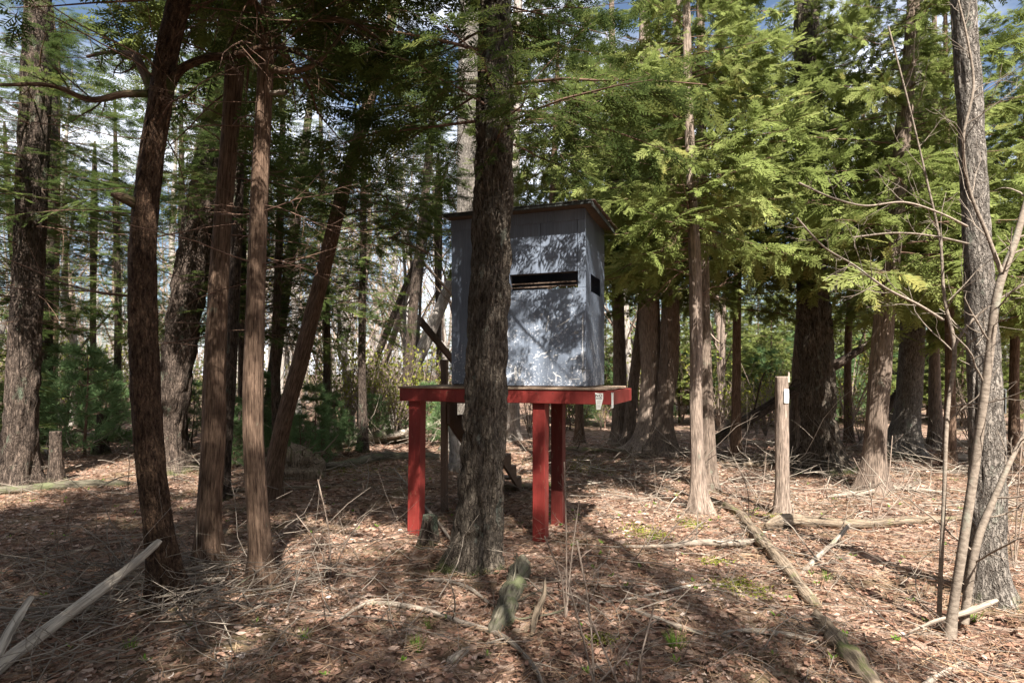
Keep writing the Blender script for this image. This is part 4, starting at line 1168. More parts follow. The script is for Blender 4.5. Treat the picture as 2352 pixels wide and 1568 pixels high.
# ------------------------------------------------------------------ logs, fallen branches, stumps
def log(label, pts, mat, name='fallen_log', cat='log', seed=0, n=18, m=50, kind='strip', subs=None, raw=False, group=None, sink=0.35, depth=1.3):
    """pts: (u, v, width px) on the floor, or world points with radius if raw"""
    if raw:
        P0 = np.array([p[:3] for p in pts]); r0 = np.array([p[3] for p in pts])
    else:
        P0, r0 = [], []
        for u, v, w in pts:
            g = ground_at(u, v); r = 0.8 * w / FPX * g[1] / 2
            g[2] += r * (1 - sink); P0.append(g); r0.append(r)
        P0, r0 = np.array(P0), np.array(r0)
    c = P0.mean(0); c[2] = float(gz(c[0], c[1]))
    root = bpy.data.objects.new(name, None)
    sp = catmull(np.c_[P0, r0], m)
    th = np.arange(n) / n * 2 * math.pi
    rng = np.random.default_rng(seed)
    s = np.r_[0, np.cumsum(np.linalg.norm(np.diff(sp[:, :3], axis=0), axis=1))]
    TH, S = np.meshgrid(th, s)
    cl = max(s[-1] / 14, 0.02)
    d = depth * (0.30 * (vnoise(rng, TH, S, 9, cl * 1.2) - 0.5) + 0.30 * (vnoise(rng, TH, S, 4, cl * 0.9) - 0.5))
    ends = np.minimum(np.arange(m), np.arange(m)[::-1])[:, None]
    d = d - np.where(ends < 2, 0.45 * vnoise(rng, TH, S, 7, cl) * (1 - ends * 0.4), 0)
    V, F, co = tubes(sp[:, :3] - c, np.maximum(sp[:, 3], 0.002), n, None, (1 + d)[None])
    mb = MB().add(V, F, co + np.array([seed * 0.77 % 5, 0, 0]))
    mb.f.append(cap_faces((m - 1) * n, n).astype(np.int32)); mb.m.append(np.zeros(n - 2, np.int32))
    mb.f.append(cap_faces(0, n, True).astype(np.int32)); mb.m.append(np.zeros(n - 2, np.int32))
    if subs:
        C, CR = grow((sp[None, :, :3] - c), sp[None, :, 3], subs[0], 0.9, subs[1], rng, 6, 0.15, 0.98, subs[2] if len(subs) > 2 else 0.05, 0.15, 0.4)
        CR = np.minimum(CR, subs[3] if len(subs) > 3 else 0.02)
        V, F, co = tubes(C, CR, 4); mb.add(V, F, co)
        D, DR = grow(C, CR, 3, 0.8, 0.5, rng, 5, 0.2, 0.98, 0.0, 0.15, 0.6)
        V, F, co = tubes(D, DR, 3); mb.add(V, F, co)
    o = mb.build(name, M[mat])
    o.location = c
    return tag(o, label, cat, group)

def W(u, v, Y, w): 
    p = at(u, v, Y); return (p[0], p[1], p[2], 0.85 * w / FPX * Y / 2)
# shaded foreground
log('long bleached barkless branch propped on the brush pile', [W(-110, 1632, 3.25, 36), W(0, 1530, 3.5, 36), W(180, 1392, 3.9, 30), W(300, 1300, 4.25, 24), W(366, 1242, 4.5, 18)], 'deadwood_pale', 'fallen_branch', 'branch', 1, 16, 70, raw=True, depth=0.7)
log('short bleached branch end poking up beside the long bleached branch', [W(-60, 1610, 3.3, 30), W(0, 1490, 3.55, 26), W(40, 1420, 3.75, 22), W(72, 1370, 3.9, 14)], 'deadwood_pale', 'fallen_branch', 'branch', 2, 14, 40, raw=True, depth=0.8)
log('forked pale twig lying on dark leaves by the bottom of the clearing', [(505, 1580, 8), (520, 1530, 8), (470, 1490, 6), (435, 1455, 4)], 'deadwood_pale', 'fallen_branch', 'branch', 3, 8, 24, subs=(4, .5, .1, .005))
log('arched grey branch lying across the shaded leaves before the furrowed trunk', [(780, 1440, 10), (850, 1400, 12), (960, 1404, 13), (1060, 1430, 15), (1150, 1462, 16), (1220, 1520, 14), (1260, 1590, 12)], 'deadwood', 'fallen_branch', 'branch', 4, 10, 50, subs=(9, .22, .05, .006), sink=-.6)
log('thin pale branch running down to the foot of the furrowed trunk', [(905, 1090, 5), (960, 1150, 7), (1010, 1210, 8), (1045, 1262, 8), (1075, 1310, 6)], 'deadwood', 'fallen_branch', 'branch', 5, 8, 30, subs=(6, .25, .1, .004), sink=-2)
log('curved pale branch lying just before the furrowed trunk', [(925, 1330, 8), (1000, 1330, 9), (1060, 1345, 10), (1130, 1385, 8), (1200, 1420, 6)], 'deadwood', 'fallen_branch', 'branch', 6, 8, 40, subs=(7, .25, .05, .004), sink=-.5)
log('thick pale stick lying by the foot of the straight slim cedar', [(560, 1392, 18), (620, 1372, 17), (670, 1366, 12), (700, 1370, 8)], 'twig_red', 'fallen_branch', 'branch', 7, 10, 30, sink=0)
log('pale stick lying behind the long bleached branch in the brush', [(330, 1330, 14), (420, 1345, 15), (520, 1338, 12)], 'deadwood', 'fallen_branch', 'branch', 8, 10, 30, subs=(5, .3, .1, .005), sink=-1)
log('slender smooth stick at the very edge of the brush pile', [W(-40, 1395, 4.0, 9), W(80, 1398, 4.1, 10), W(200, 1378, 4.2, 10), W(260, 1350, 4.3, 8)], 'deadwood', 'fallen_branch', 'branch', 9, 8, 30, raw=True)
log('broken flat branch piece lying in shade near the bottom of the clearing', [(1030, 1535, 30), (1060, 1505, 22), (1090, 1478, 8)], 'deadwood', 'fallen_branch', 'branch', 10, 10, 24)
log('mossy lichen-covered log chunk lying just past the furrowed trunk', [(1134, 1456, 44), (1150, 1425, 60), (1172, 1375, 62), (1194, 1322, 56), (1202, 1302, 46)], 'log_mossy', 'fallen_log', 'log', 11, 40, 90, depth=1.5, sink=0.7, subs=(5, .25, .05, .008))
log('thin rotten branch end standing beside the mossy log chunk', [W(1222, 1460, 4.2, 12), W(1230, 1415, 4.3, 17), W(1250, 1360, 4.4, 13), W(1252, 1325, 4.5, 4)], 'log_rotten', 'fallen_branch', 'branch', 12, 12, 30, raw=True)
# sunlit side
log('crooked brown fallen log lying from the slender cedar into the sunlit leaves', [(1622, 1148, 14), (1665, 1172, 24), (1705, 1198, 30), (1730, 1235, 34), (1765, 1272, 36), (1815, 1325, 37), (1850, 1365, 36), (1876, 1394, 34)], 'log_rotten', 'fallen_log', 'log', 13, 28, 110, subs=(6, .12, .02, .012), depth=1.4)
log('broken-off lower end of the crooked fallen log with flaking bark', [(1872, 1418, 36), (1900, 1450, 46), (1950, 1512, 50), (2010, 1580, 54), (2060, 1640, 56)], 'log_rotten', 'fallen_log', 'log', 14, 28, 90, depth=1.6)
log('straight grey log lying crosswise behind the crooked fallen log', [(1760, 1226, 26), (1800, 1215, 34), (1870, 1207, 30), (1980, 1203, 25), (2100, 1200, 20), (2215, 1196, 13)], 'log_rotten', 'fallen_log', 'log', 15, 20, 70, subs=(7, .14, .05, .01), depth=1.2, sink=-0.25)
log('pale forked branch propped up across the straight grey log', [W(1838, 1322, 5.45, 16), W(1880, 1278, 5.75, 14), W(1910, 1250, 5.95, 12), W(1952, 1203, 6.3, 11)], 'deadwood', 'fallen_branch', 'branch', 16, 12, 30, raw=True, subs=(6, .5, .1, .01))
log('long pale stick lying in the sunlit leaves toward the mossy patch', [(1285, 1388, 7), (1400, 1388, 9), (1520, 1372, 9), (1600, 1352, 9), (1690, 1346, 7)], 'deadwood_pale', 'fallen_branch', 'branch', 17, 8, 40, sink=0)
log('grey dead branch half in shadow sloping through the sunlit leaves', [(1430, 1398, 10), (1520, 1432, 16), (1600, 1452, 14), (1680, 1462, 8)], 'deadwood', 'fallen_branch', 'branch', 18, 10, 36, sink=0)
log('pale weathered stick ending at the broken log end', [(1655, 1455, 14), (1740, 1452, 16), (1820, 1466, 15), (1880, 1478, 10)], 'deadwood_pale', 'fallen_branch', 'branch', 19, 10, 36, sink=0)
log('straight stick leaning at the foot of the bare sapling', [W(2085, 1452, 4.2, 8), W(2150, 1425, 4.2, 10), W(2220, 1405, 4.2, 16), W(2290, 1378, 4.25, 13)], 'deadwood', 'fallen_branch', 'branch', 20, 8, 30, raw=True)
log('pale stick lying in the bright leaves below the bare sapling', [(2080, 1600, 18), (2140, 1555, 16), (2205, 1512, 10)], 'deadwood_pale', 'fallen_branch', 'branch', 21, 10, 24, sink=0)
log('dead broom of brittle twigs lying in the sunlit leaves', [(1436, 1268, 8), (1520, 1266, 12), (1600, 1258, 18), (1700, 1258, 22), (1730, 1252, 16)], 'deadwood', 'fallen_branch', 'branch', 22, 10, 40, subs=(14, .3, .06, .006), sink=-.4)
log('bark strip leaning over the shaded grey dead branch', [(1225, 1330, 6), (1300, 1340, 8), (1400, 1352, 8), (1480, 1358, 5)], 'deadwood', 'fallen_branch', 'branch', 23, 8, 30, sink=0)
# middle distance
log('dark shadowed log lying at the foot of the broad furrowed trunk', [(-60, 1135, 24), (80, 1126, 26), (200, 1120, 26), (300, 1112, 20)], 'log_mossy', 'fallen_log', 'log', 24, 16, 40)
log('pale slender log lying behind the slim dark trunk', [(110, 1040, 9), (130, 1010, 12), (200, 1006, 14), (300, 1010, 15), (420, 1022, 14)], 'deadwood', 'fallen_log', 'log', 25, 12, 40, sink=-.5)
log('mossy green log lying past the upturned root mound', [(690, 1085, 26), (780, 1078, 27), (880, 1064, 28), (1010, 1060, 26)], 'log_mossy', 'fallen_log', 'log', 26, 18, 50)
log('hollow rotten log among the pine saplings', [(740, 1035, 30), (810, 1026, 34), (880, 1016, 36), (935, 1012, 30)], 'log_mossy', 'fallen_log', 'log', 27, 18, 40, subs=(20, .2, .03, .012), depth=2.2, sink=-.1)
log('pale barkless log sloping up behind the platform post', [W(890, 1005, 15.5, 14), W(940, 990, 15.7, 17), W(1000, 975, 16, 17), W(1060, 960, 16.2, 15)], 'deadwood_pale', 'fallen_log', 'log', 28, 12, 30, raw=True)
log('sunlit decayed log lying across the floor left of the straight slim cedar', [(480, 1140, 10), (560, 1132, 13), (640, 1128, 13), (760, 1120, 8)], 'log_rotten', 'fallen_log', 'log', 29, 12, 30)
log('long dark log lodged in the big mossy trunk, leaning across the wood', [W(1632, 1015, 12.4, 26), W(1720, 962, 12.4, 27), W(1840, 888, 12.4, 25), W(1985, 796, 12.4, 20), W(2050, 755, 12.4, 15)], 'bark_hemlock', 'fallen_log', 'log', 30, 18, 50, raw=True, subs=(6, .2, -.05, .02))
log('dark leaning log behind the leaning reddish cedar', [W(1990, 1020, 14, 22), W(2070, 890, 14, 18), W(2140, 790, 14, 12)], 'bark_hemlock', 'fallen_log', 'log', 31, 14, 30, raw=True)
log('dark bark-covered log on the pile behind the bare sapling', [(2080, 1022, 22), (2200, 1020, 26), (2400, 1028, 26)], 'log_rotten', 'fallen_log', 'log', 32, 14, 30, subs=(10, .2, .1, .012))
log('pale log lying across the pile behind the bare sapling', [(2160, 1062, 16), (2280, 1058, 18), (2420, 1050, 18)], 'deadwood', 'fallen_log', 'log', 33, 14, 30, sink=-.6)
log('rotten log with dead limbs beyond the platform posts', [(1245, 1035, 14), (1330, 1040, 16), (1420, 1046, 14), (1500, 1060, 8)], 'log_rotten', 'fallen_log', 'log', 34, 14, 40, subs=(14, .25, .1, .01))
log('low dark fallen branch behind the stub', [(1660, 1080, 10), (1750, 1076, 14), (1860, 1068, 14), (1950, 1066, 10)], 'log_rotten', 'fallen_log', 'log', 35, 12, 40, subs=(16, .28, .08, .01), sink=-.3)
log('tangled dead limb lying before the leaning reddish cedar', [(1900, 1145, 10), (1980, 1140, 14), (2080, 1128, 14), (2180, 1135, 8)], 'deadwood', 'fallen_log', 'log', 36, 10, 40, subs=(16, .28, .08, .008), sink=-.4)
log('weathered plank-like log at the foot of the steps', [(1120, 1128, 22), (1210, 1124, 24), (1300, 1118, 22)], 'log_rotten', 'fallen_log', 'log', 37, 12, 24)

def stump(label, u, v, w, top_v, mat, seed, lean=0, name='stump', flare=0.5, kind='strip'):
    Y = EYE * FPX / (v - V0)
    return tree(label, Y, [(u, v, w), (u + lean * .5, (v + top_v) / 2, w * 0.85), (u + lean, top_v, w * 0.8)], mat, None, None, 'stump', kind, name, flare, seed, n=32, m=40, broken=True, depth=1.6)
stump('low mossy stump beside the shaded front platform post', 985, 1248, 34, 1182, 'bark_hemlock', 80, 3, flare=0.6)
stump('rotted bark shell stump by the steps behind the furrowed trunk', 1052, 1085, 36, 960, 'bark_pale', 81, -6, flare=0.3, kind='furrow')
stump('short broken stump near the dark shadowed log', 128, 1108, 28, 990, 'bark_hemlock', 82, 0)
stump('slim dead stub standing before the pine saplings', 232, 1040, 30, 945, 'bark_hemlock', 83, 6)
# upturned root mound
rng = np.random.default_rng(9)
g = ground_at(668, 1098)
nn_, mm_ = 36, 16
th = np.arange(nn_) / nn_ * 2 * math.pi
prof = np.linspace(0, 1, mm_)
V = []
lump = vnoise(rng, np.tile(th, (mm_, 1)), np.tile(prof[:, None] * 2, (1, nn_)), 9, 0.3)
for j, q in enumerate(prof):
    r = 0.62 * math.cos(q * math.pi / 2) ** 0.7
    for i in range(nn_):
        rr = r * (0.75 + 0.5 * lump[j, i])
        V.append((rr * math.cos(th[i]) * 1.0, rr * math.sin(th[i]) * 0.6, -0.08 + 0.62 * q ** 0.9 * (0.9 + 0.25 * lump[j, i])))
idx = np.arange(nn_ * mm_).reshape(mm_, nn_)
F = np.stack([idx[:-1], np.roll(idx[:-1], -1, 1), np.roll(idx[1:], -1, 1), idx[1:]], -1).reshape(-1, 4)
mb = MB().add(np.array(V), F)
C = np.zeros((26, 5, 3)); a = rng.random(26) * 6.28
d = np.stack([np.cos(a), np.sin(a) * .6, rng.random(26) * 0.9], -1)
for j in range(5): C[:, j] = d * (0.3 + 0.13 * j) + rng.normal(size=(26, 3)) * 0.03
v_, f_, c_ = tubes(C, np.linspace(.02, .006, 5)[None] * np.ones((26, 1)), 5)
mb.add(v_, f_, c_)
o = mb.build('root_mound', M['log_rotten']); o.location = g
tag(o, 'dark upturned root mound beside the steeply leaning cedar', 'root mound')

# ------------------------------------------------------------------ young pines
def pine_mb(seed, h=1.0):
    rng = np.random.default_rng(seed)
    tr = np.zeros((1, 6, 3)); tr[0, :, 2] = np.linspace(-0.03, 1, 6); tr[0, 1:, :2] = np.cumsum(rng.normal(size=(5, 2)) * 0.01, 0)
    tR = np.linspace(0.016, 0.003, 6)[None]
    whorls, C = 7, []
    for w in range(whorls):
        z = 0.10 + 0.86 * w / (whorls - 1)
        for k in range(6):
            a = k / 6 * 6.28 + rng.random() * 0.8
            L = (0.40 * (1 - z * 0.85) + 0.05) * (0.6 + 0.6 * rng.random())
            d = np.array([math.cos(a), math.sin(a), 0.25 + 0.3 * rng.random()])
            C.append([np.array([0, 0, z]) + d * L * q + np.array([0, 0, -0.1 * L * q * q]) for q in np.linspace(0, 1, 5)])
    C = np.array(C); CR = np.linspace(0.005, 0.0015, 5)[None] * np.ones((len(C), 1))
    D, DR = grow(C, CR, 3, 0.7, 0.45, rng, 4, 0.35, 0.9, 0.1, 0.08)
    mb = MB()
    for A, B, n in ((tr, tR, 6), (C, CR, 3), (D, DR, 3)):
        v, f, c = tubes(A, B, n); mb.add(v, f, c, 0.5, 1)
    pos = np.r_[C[:, 2], C[:, 3], C[:, 4], (C[:, 3] + C[:, 4]) / 2, D[:, 1], D[:, 2], D[:, 3]]
    ax = np.r_[C[:, 3] - C[:, 2], C[:, 4] - C[:, 3], C[:, 4] - C[:, 3], C[:, 4] - C[:, 3], D[:, 2] - D[:, 1], D[:, 3] - D[:, 2], D[:, 3] - D[:, 2]]
    ax = nrm(ax); per = 9; k = len(pos)
    pos = np.repeat(pos, per, 0); ax = np.repeat(ax, per, 0)
    rd = nrm(rng.normal(size=ax.shape)); dd = nrm(ax * 0.9 + rd * 0.75)
    ln = 0.085 * (0.7 + 0.6 * rng.random(len(pos)))[:, None]
    sd = nrm(np.cross(dd, rng.normal(size=dd.shape))) * 0.0026
    V = np.stack([pos - sd, pos + sd, pos + dd * ln + sd * 0.5, pos + dd * ln - sd * 0.5], 1).reshape(-1, 3)
    mb.add(V, np.arange(len(V)).reshape(-1, 4), None, np.repeat(rng.random(len(pos)), 4), 0)
    return mb
PINES = [pine_mb(700 + i).mesh('pine_sapling', [M['pine'], M['twig_red']]) for i in range(3)]
pl = [(195, 13.0, 2.3), (150, 15.5, 2.4), (250, 15, 1.8), (60, 14.5, 1.9), (720, 12.6, 1.5), (690, 11.8, 0.95), (648, 13.5, 1.3), (765, 14, 1.25), (560, 12.6, 1.25), (536, 11.4, 0.9), (800, 13.0, 0.8), (860, 15.5, 1.2), (985, 16, 1.5), (1015, 15, 1.1),
      (440, 15, 1.6), (10, 12.5, 1.5), (1690, 24, 3.0), (1755, 21, 2.6), (1660, 26, 3.2), (1310, 20, 2.0), (1990, 23, 3.0), (1800, 24, 3.2), (2110, 22, 2.6), (1390, 21, 2.2), (1560, 23, 2.6), (910, 19, 1.3), (350, 14, 1.2), (1945, 20, 2.2), (740, 11.4, 0.7), (600, 15, 1.7)]
for i, (u, Y, h) in enumerate(pl):
    x = (u - U0) / FPX * Y
    left = u < 1100
    o = link('pine_sapling', PINES[i % 3])
    o.location = (x, Y, float(gz(x, Y))); o.scale = (h * 1.05, h * 1.05, h); o.rotation_euler = (0, 0, i * 1.9)
    sz = 'Tall' if h > 1.7 else ('Waist-high' if h > 1.0 else 'Knee-high')
    tag(o, sz + (' soft blue-green pine sapling among the fallen logs past the leaning cedars' if left else ' green pine sapling under the cedars behind the blind and stub'), 'sapling',
        sz.lower() + (' pine saplings by the leaning cedars' if left else ' pine saplings under the cedars'))

# ------------------------------------------------------------------ bare wood in the background
def bare_tree(seed, leafy=0, h=1.0, l1=13, l2=5, l3=3):
    rng = np.random.default_rng(seed)
    m = 9
    P = np.zeros((1, m, 3)); P[0, :, 2] = np.linspace(-0.02, 1, m)
    P[0, :, :2] = np.cumsum(rng.normal(size=(m, 2)) * 0.008, 0); P[0, :, :2] -= P[0, 0, :2]
    R = (0.0115 * (1 - 0.88 * np.linspace(0, 1, m)))[None]
    mb = MB(); cb = MB()
    v, f, c = tubes(P, R, 8); mb.add(v, f, c * 12)
    C, CR = grow(P, R, l1, 0.75, 0.30, rng, 6, 0.18, 0.98, 0.10, 0.10, 0.45, None, 0.3, 0.0006)
    v, f, c = tubes(C, CR, 4); cb.add(v, f, c * 12, 0.5, 0)
    D, DR = grow(C, CR, l2, 0.75, 0.45, rng, 5, 0.2, 0.98, 0.06, 0.13, 0.5, None, 0.4, 0.0005)
    v, f, c = tubes(D, DR, 3); cb.add(v, f, c * 12, 0.5, 0)
    E, ER = grow(D, DR, l3, 0.75, 0.5, rng, 4, 0.2, 0.98, 0.05, 0.15, 0.6, None, 0.5, 0.0004)
    v, f, c = tubes(E, ER, 3); cb.add(v, f, c * 12, 0.5, 0)
    if leafy:
        tips = np.r_[E[:, 3], E[:, 2], D[:, 4]]
        tips = tips[rng.random(len(tips)) < leafy]
        s = 0.0045
        n1 = nrm(rng.normal(size=tips.shape)) * s; n2 = nrm(np.cross(n1, rng.normal(size=tips.shape))) * s * 0.7
        V = np.stack([tips - n1, tips + n2, tips + n1, tips - n2], 1).reshape(-1, 3)
        cb.add(V, np.arange(len(V)).reshape(-1, 4), None, np.repeat(rng.random(len(tips)), 4), 1)
    return mb, cb
BARE = []
for i, (lf, bk) in enumerate([(0, 'bark_pale'), (0, 'bark_cedar_grey'), (0.7, 'bark_cedar_grey'), (0, 'bark_birch'), (0.9, 'bark_pale'), (0, 'bark_maple')]):
    a, b = bare_tree(800 + i, lf)
    BARE.append((a.mesh('trunk', [M[bk]]), b.mesh('crown', [M['twig'] if i != 3 else M['bark_pale'], M['spring']])))
rng = random.Random(77)
cnt = 0
spots = []
for i in range(110):
    Y = rng.uniform(19, 46)
    r = rng.random()
    u = rng.uniform(620, 1120) if r < 0.34 else (rng.uniform(-150, 460) if r < 0.66 else rng.uniform(460, 2500))
    spots.append((u, Y))
for u, Y in spots:
    x = (u - U0) / FPX * Y
    k = rng.choices(range(6), [2, 2, 4, 1, 4, 1])[0]
    h = rng.uniform(7, 16)
    a, b = BARE[k]
    root = empty('bare_tree', (x, Y, float(gz(x, Y))),
                 {0: 'slim pale leafless tree in the background wood', 1: 'slim grey-brown leafless tree in the background wood', 2: 'grey-brown background tree with scattered yellow-green buds',
                  3: 'thin white-barked birch in the background wood', 4: 'pale background tree breaking into yellow-green leaf', 5: 'dark grey leafless tree in the background wood'}[k],
                 'tree', ['pale leafless', 'grey-brown leafless', 'budding grey-brown', 'white birch', 'leafing pale', 'dark grey leafless'][k] + ' trees of the background wood')
    root.rotation_euler = (rng.gauss(0, .04), rng.gauss(0, .05), rng.uniform(0, 6.28))
    root.scale = (h * rng.uniform(.8, 1.2),) * 2 + (h,)
    link('trunk', a, root); link('crown', b, root)
# thin understorey shrubs
SHR = []
for i in range(4):
    rg = np.random.default_rng(900 + i)
    k = 9; P = np.zeros((k, 6, 3)); a = rg.random(k) * 6.28; sp_ = 0.15 + 0.35 * rg.random(k)
    t_ = np.linspace(0, 1, 6)
    P[:, :, 0] = np.cos(a)[:, None] * sp_[:, None] * t_ ** 1.3; P[:, :, 1] = np.sin(a)[:, None] * sp_[:, None] * t_ ** 1.3
    P[:, :, 2] = (0.6 + 0.4 * rg.random(k))[:, None] * t_ - 0.02
    R = 0.008 * np.linspace(1, .35, 6)[None] * np.ones((k, 1))
    mb = MB(); v, f, c = tubes(P, R, 4); mb.add(v, f, c * 5)
    C, CR = grow(P, R, 7, 0.7, 0.4, rg, 5, 0.2, 0.98, .08, .14, .5, None, .4, .0015); v, f, c = tubes(C, CR, 3); mb.add(v, f, c * 5)
    D, DR = grow(C, CR, 4, 0.7, 0.5, rg, 4, 0.2, 0.98, .05, .14, .6, None, .5, .0012); v, f, c = tubes(D, DR, 3); mb.add(v, f, c * 5)
    if i >= 2:
        tips = D[:, 3]; s = 0.018
        n1 = nrm(rg.normal(size=tips.shape)) * s; n2 = nrm(np.cross(n1, rg.normal(size=tips.shape))) * s * .7
        V = np.stack([tips - n1, tips + n2, tips + n1, tips - n2], 1).reshape(-1, 3)
        mb.add(V, np.arange(len(V)).reshape(-1, 4), None, np.repeat(rg.random(len(tips)), 4), 1)
    SHR.append(mb.mesh('shrub', [M['twig'], M['spring']]))
for i in range(130):
    Y = rng.uniform(14.5, 36)
    u = rng.uniform(-100, 2450)
    x = (u - U0) / FPX * Y
    k = rng.choice([0, 1, 0, 1, 2, 3])
    h = rng.uniform(0.9, 2.4)
    o = link('shrub', SHR[k]); o.location = (x, Y, float(gz(x, Y))); o.scale = (h, h, h); o.rotation_euler = (0, 0, rng.uniform(0, 6.28))
    tag(o, 'leafless grey-brown thicket shrub in the background wood' if k < 2 else 'budding yellow-green thicket shrub in the background wood', 'shrub', 'leafless shrubs of the background wood' if k < 2 else 'budding shrubs of the background wood')
for i in range(64):
    Y = rng.uniform(16, 28)
    u = rng.uniform(-60, 470) if i % 3 == 0 else (rng.uniform(600, 1040) if i % 3 == 1 else rng.uniform(1260, 2350))
    x = (u - U0) / FPX * Y; h = rng.uniform(1.6, 3.2)
    o = link('shrub', SHR[2 + i % 2]); o.location = (x, Y, float(gz(x, Y))); o.scale = (h, h, h); o.rotation_euler = (0, 0, rng.uniform(0, 6.28))
    tag(o, 'budding yellow-green thicket shrub in the background wood', 'shrub', 'budding shrubs of the background wood')
# the wood far behind, too deep to tell its trees apart
fw = MB(); rg = np.random.default_rng(33)
n = 520
Y = rg.uniform(46, 95, n); X = rg.uniform(-1.15, 1.15, n) * Y; H = rg.uniform(3.5, 12, n)
P = np.zeros((n, 5, 3)); q = np.linspace(0, 1, 5)
P[:, :, 0] = X[:, None] + rg.normal(size=(n, 1)) * 0.6 * q; P[:, :, 1] = Y[:, None]; P[:, :, 2] = H[:, None] * q - 0.3
R = (0.065 * (0.6 + 0.8 * rg.random(n)))[:, None] * np.linspace(1, .2, 5)[None]
v, f, c = tubes(P, R, 4); fw.add(v, f, c)
C, CR = grow(P, R, 9, .7, .30, rg, 4, .04, .98, .1, .1, .5, None, .4, .02); v, f, c = tubes(C, CR, 3); fw.add(v, f, c)
D, DR = grow(C, CR, 2, .7, .5, rg, 3, .2, .98, .05, .1, .7, None, .6, .02); v, f, c = tubes(D, DR, 3); fw.add(v, f, c)
tips = np.r_[D[:, 2], D[:, 1], C[:, 3]]; tips = tips[rg.random(len(tips)) < 0.7]
n1 = nrm(rg.normal(size=tips.shape)) * 0.13; n2 = nrm(np.cross(n1, rg.normal(size=tips.shape))) * 0.09
V = np.stack([tips - n1, tips + n2, tips + n1, tips - n2], 1).reshape(-1, 3)
fw.add(V, np.arange(len(V)).reshape(-1, 4), None, np.repeat(rg.random(len(tips)), 4), 1)
tag(fw.build('far_wood', [M['bark_pale'], M['bud_haze']]), 'grey-brown mass of leafless trees far behind everything', 'woods', None, 'stuff')

# ------------------------------------------------------------------ leaf litter, needles, twigs, sprouts
rg = np.random.default_rng(21)
def leaf_tpl(seed):
    r = np.random.default_rng(seed)
    n = 7
    a = np.linspace(0, 2 * math.pi, n, endpoint=False)
    rad = 0.75 + 0.30 * np.cos(a * (3 if seed % 2 else 5)) * (0.6 if seed % 3 else 0.25) + r.normal(size=n) * 0.10
    x = np.cos(a) * rad; y = np.sin(a) * rad * 0.62
    z = 0.30 * r.random() * np.abs(y) * 2 + 0.22 * x * x * r.normal() + r.normal(size=n) * 0.08
    V = np.r_[[[0, 0, -0.05]], np.c_[x, y, z]]
    F = np.array([[0, 1 + i, 1 + (i + 1) % n] for i in range(n)])
    return V, F
N = 62000
Yl = 2.0 + 14.5 * rg.random(N) ** 1.15
Xl = rg.uniform(-1, 1, N) * (0.93 * Yl + 0.6)
pos = np.c_[Xl, Yl, gz(Xl, Yl) + 0.004 + 0.028 * rg.random(N) ** 1.5]
clump = 0.5 + 0.5 * np.sin(1.7 * Xl + 2.0 * np.sin(1.1 * Yl)) * np.cos(1.3 * Yl + np.sin(2.1 * Xl))
lit = MB()
kinds = rg.integers(0, 8, N)
for k in range(8):
    s_ = kinds == k
    nk = s_.sum()
    nor = np.c_[rg.normal(size=(nk, 2)) * 0.42, np.ones(nk)]
    a = rg.random(nk) * 6.28
    dirs = np.c_[np.cos(a), np.sin(a), np.zeros(nk)]
    sc = (0.012 + 0.032 * rg.random(nk) ** 1.3) * (1 + 0.02 * Yl[s_])
    V, F, nv = place_fronds(leaf_tpl(k), pos[s_], dirs, nor, sc)
    tint = np.clip(rg.beta(2.0, 2.0, nk) * 0.95 + 0.38 * (clump[s_] - 0.52), 0, 1)
    lit.add(V, F, None, np.repeat(tint, nv))
o = lit.build('leaf_litter', M['litter'], None, False)
tag(o, 'dry brown and pinkish fallen leaves covering the forest floor', 'leaves', None, 'stuff')
# fallen needles / straw
N = 42000
Yn = 2.0 + 12 * rg.random(N); Xn = rg.uniform(-1, 1, N) * (0.93 * Yn + 0.6)
a = rg.random(N) * 6.28; ln = rg.uniform(0.03, 0.11, N)
p0 = np.c_[Xn, Yn, gz(Xn, Yn) + 0.025 + 0.03 * rg.random(N)]
d = np.c_[np.cos(a) * ln, np.sin(a) * ln, rg.normal(size=N) * 0.012]
sd = np.c_[-np.sin(a), np.cos(a), rg.normal(size=N) * 0.5] * 0.0016
V = np.stack([p0 - d - sd, p0 + d - sd, p0 + d + sd, p0 - d + sd], 1).reshape(-1, 3)
nl = MB().add(V, np.arange(len(V)).reshape(-1, 4), None, np.repeat(rg.random(N), 4))
tag(nl.build('needle_litter', M['needle_litter'], None, False), 'rusty fallen needles and straw strewn over the leaves', 'needles', None, 'stuff')
# loose twigs everywhere, thicker brush in the shaded corner
def twig_field(n, xs, ys, L, r, seed, lift=0.03, rise=0.12, subs=True, wig=0.18):
    rg = np.random.default_rng(seed)
    m = 6
    P = np.zeros((n, m, 3)); P[:, 0, 0] = xs; P[:, 0, 1] = ys
    P[:, 0, 2] = gz(xs, ys) + lift * rg.random(n)
    a = rg.random(n) * 6.28; d = np.c_[np.cos(a), np.sin(a), rg.normal(size=n) * rise + rise * 0.5]; d = nrm(d)
    ln = L * (0.3 + rg.random(n) ** 1.5 * 1.2)
    for j in range(1, m):
        d = nrm(d + rg.normal(size=d.shape) * wig + np.array([0, 0, -0.03]))
        P[:, j] = P[:, j - 1] + d * (ln / (m - 1))[:, None]
        P[:, j, 2] = np.maximum(P[:, j, 2], gz(P[:, j, 0], P[:, j, 1]) + 0.012)
    R = (r * (0.4 + 0.9 * rg.random(n)))[:, None] * np.linspace(1, .35, m)[None]
    mb = MB(); v, f, c = tubes(P, R, 3); mb.add(v, f, c)
    if subs:
        C, CR = grow(P, R, 2, .75, .45, rg, 4, .2, .95, .02, .15, .6); v, f, c = tubes(C, CR, 3); mb.add(v, f, c)
    return mb
n = 4200; ys = 2.4 + 12 * rg.random(n); xs = rg.uniform(-1, 1, n) * (0.93 * ys + 0.5)
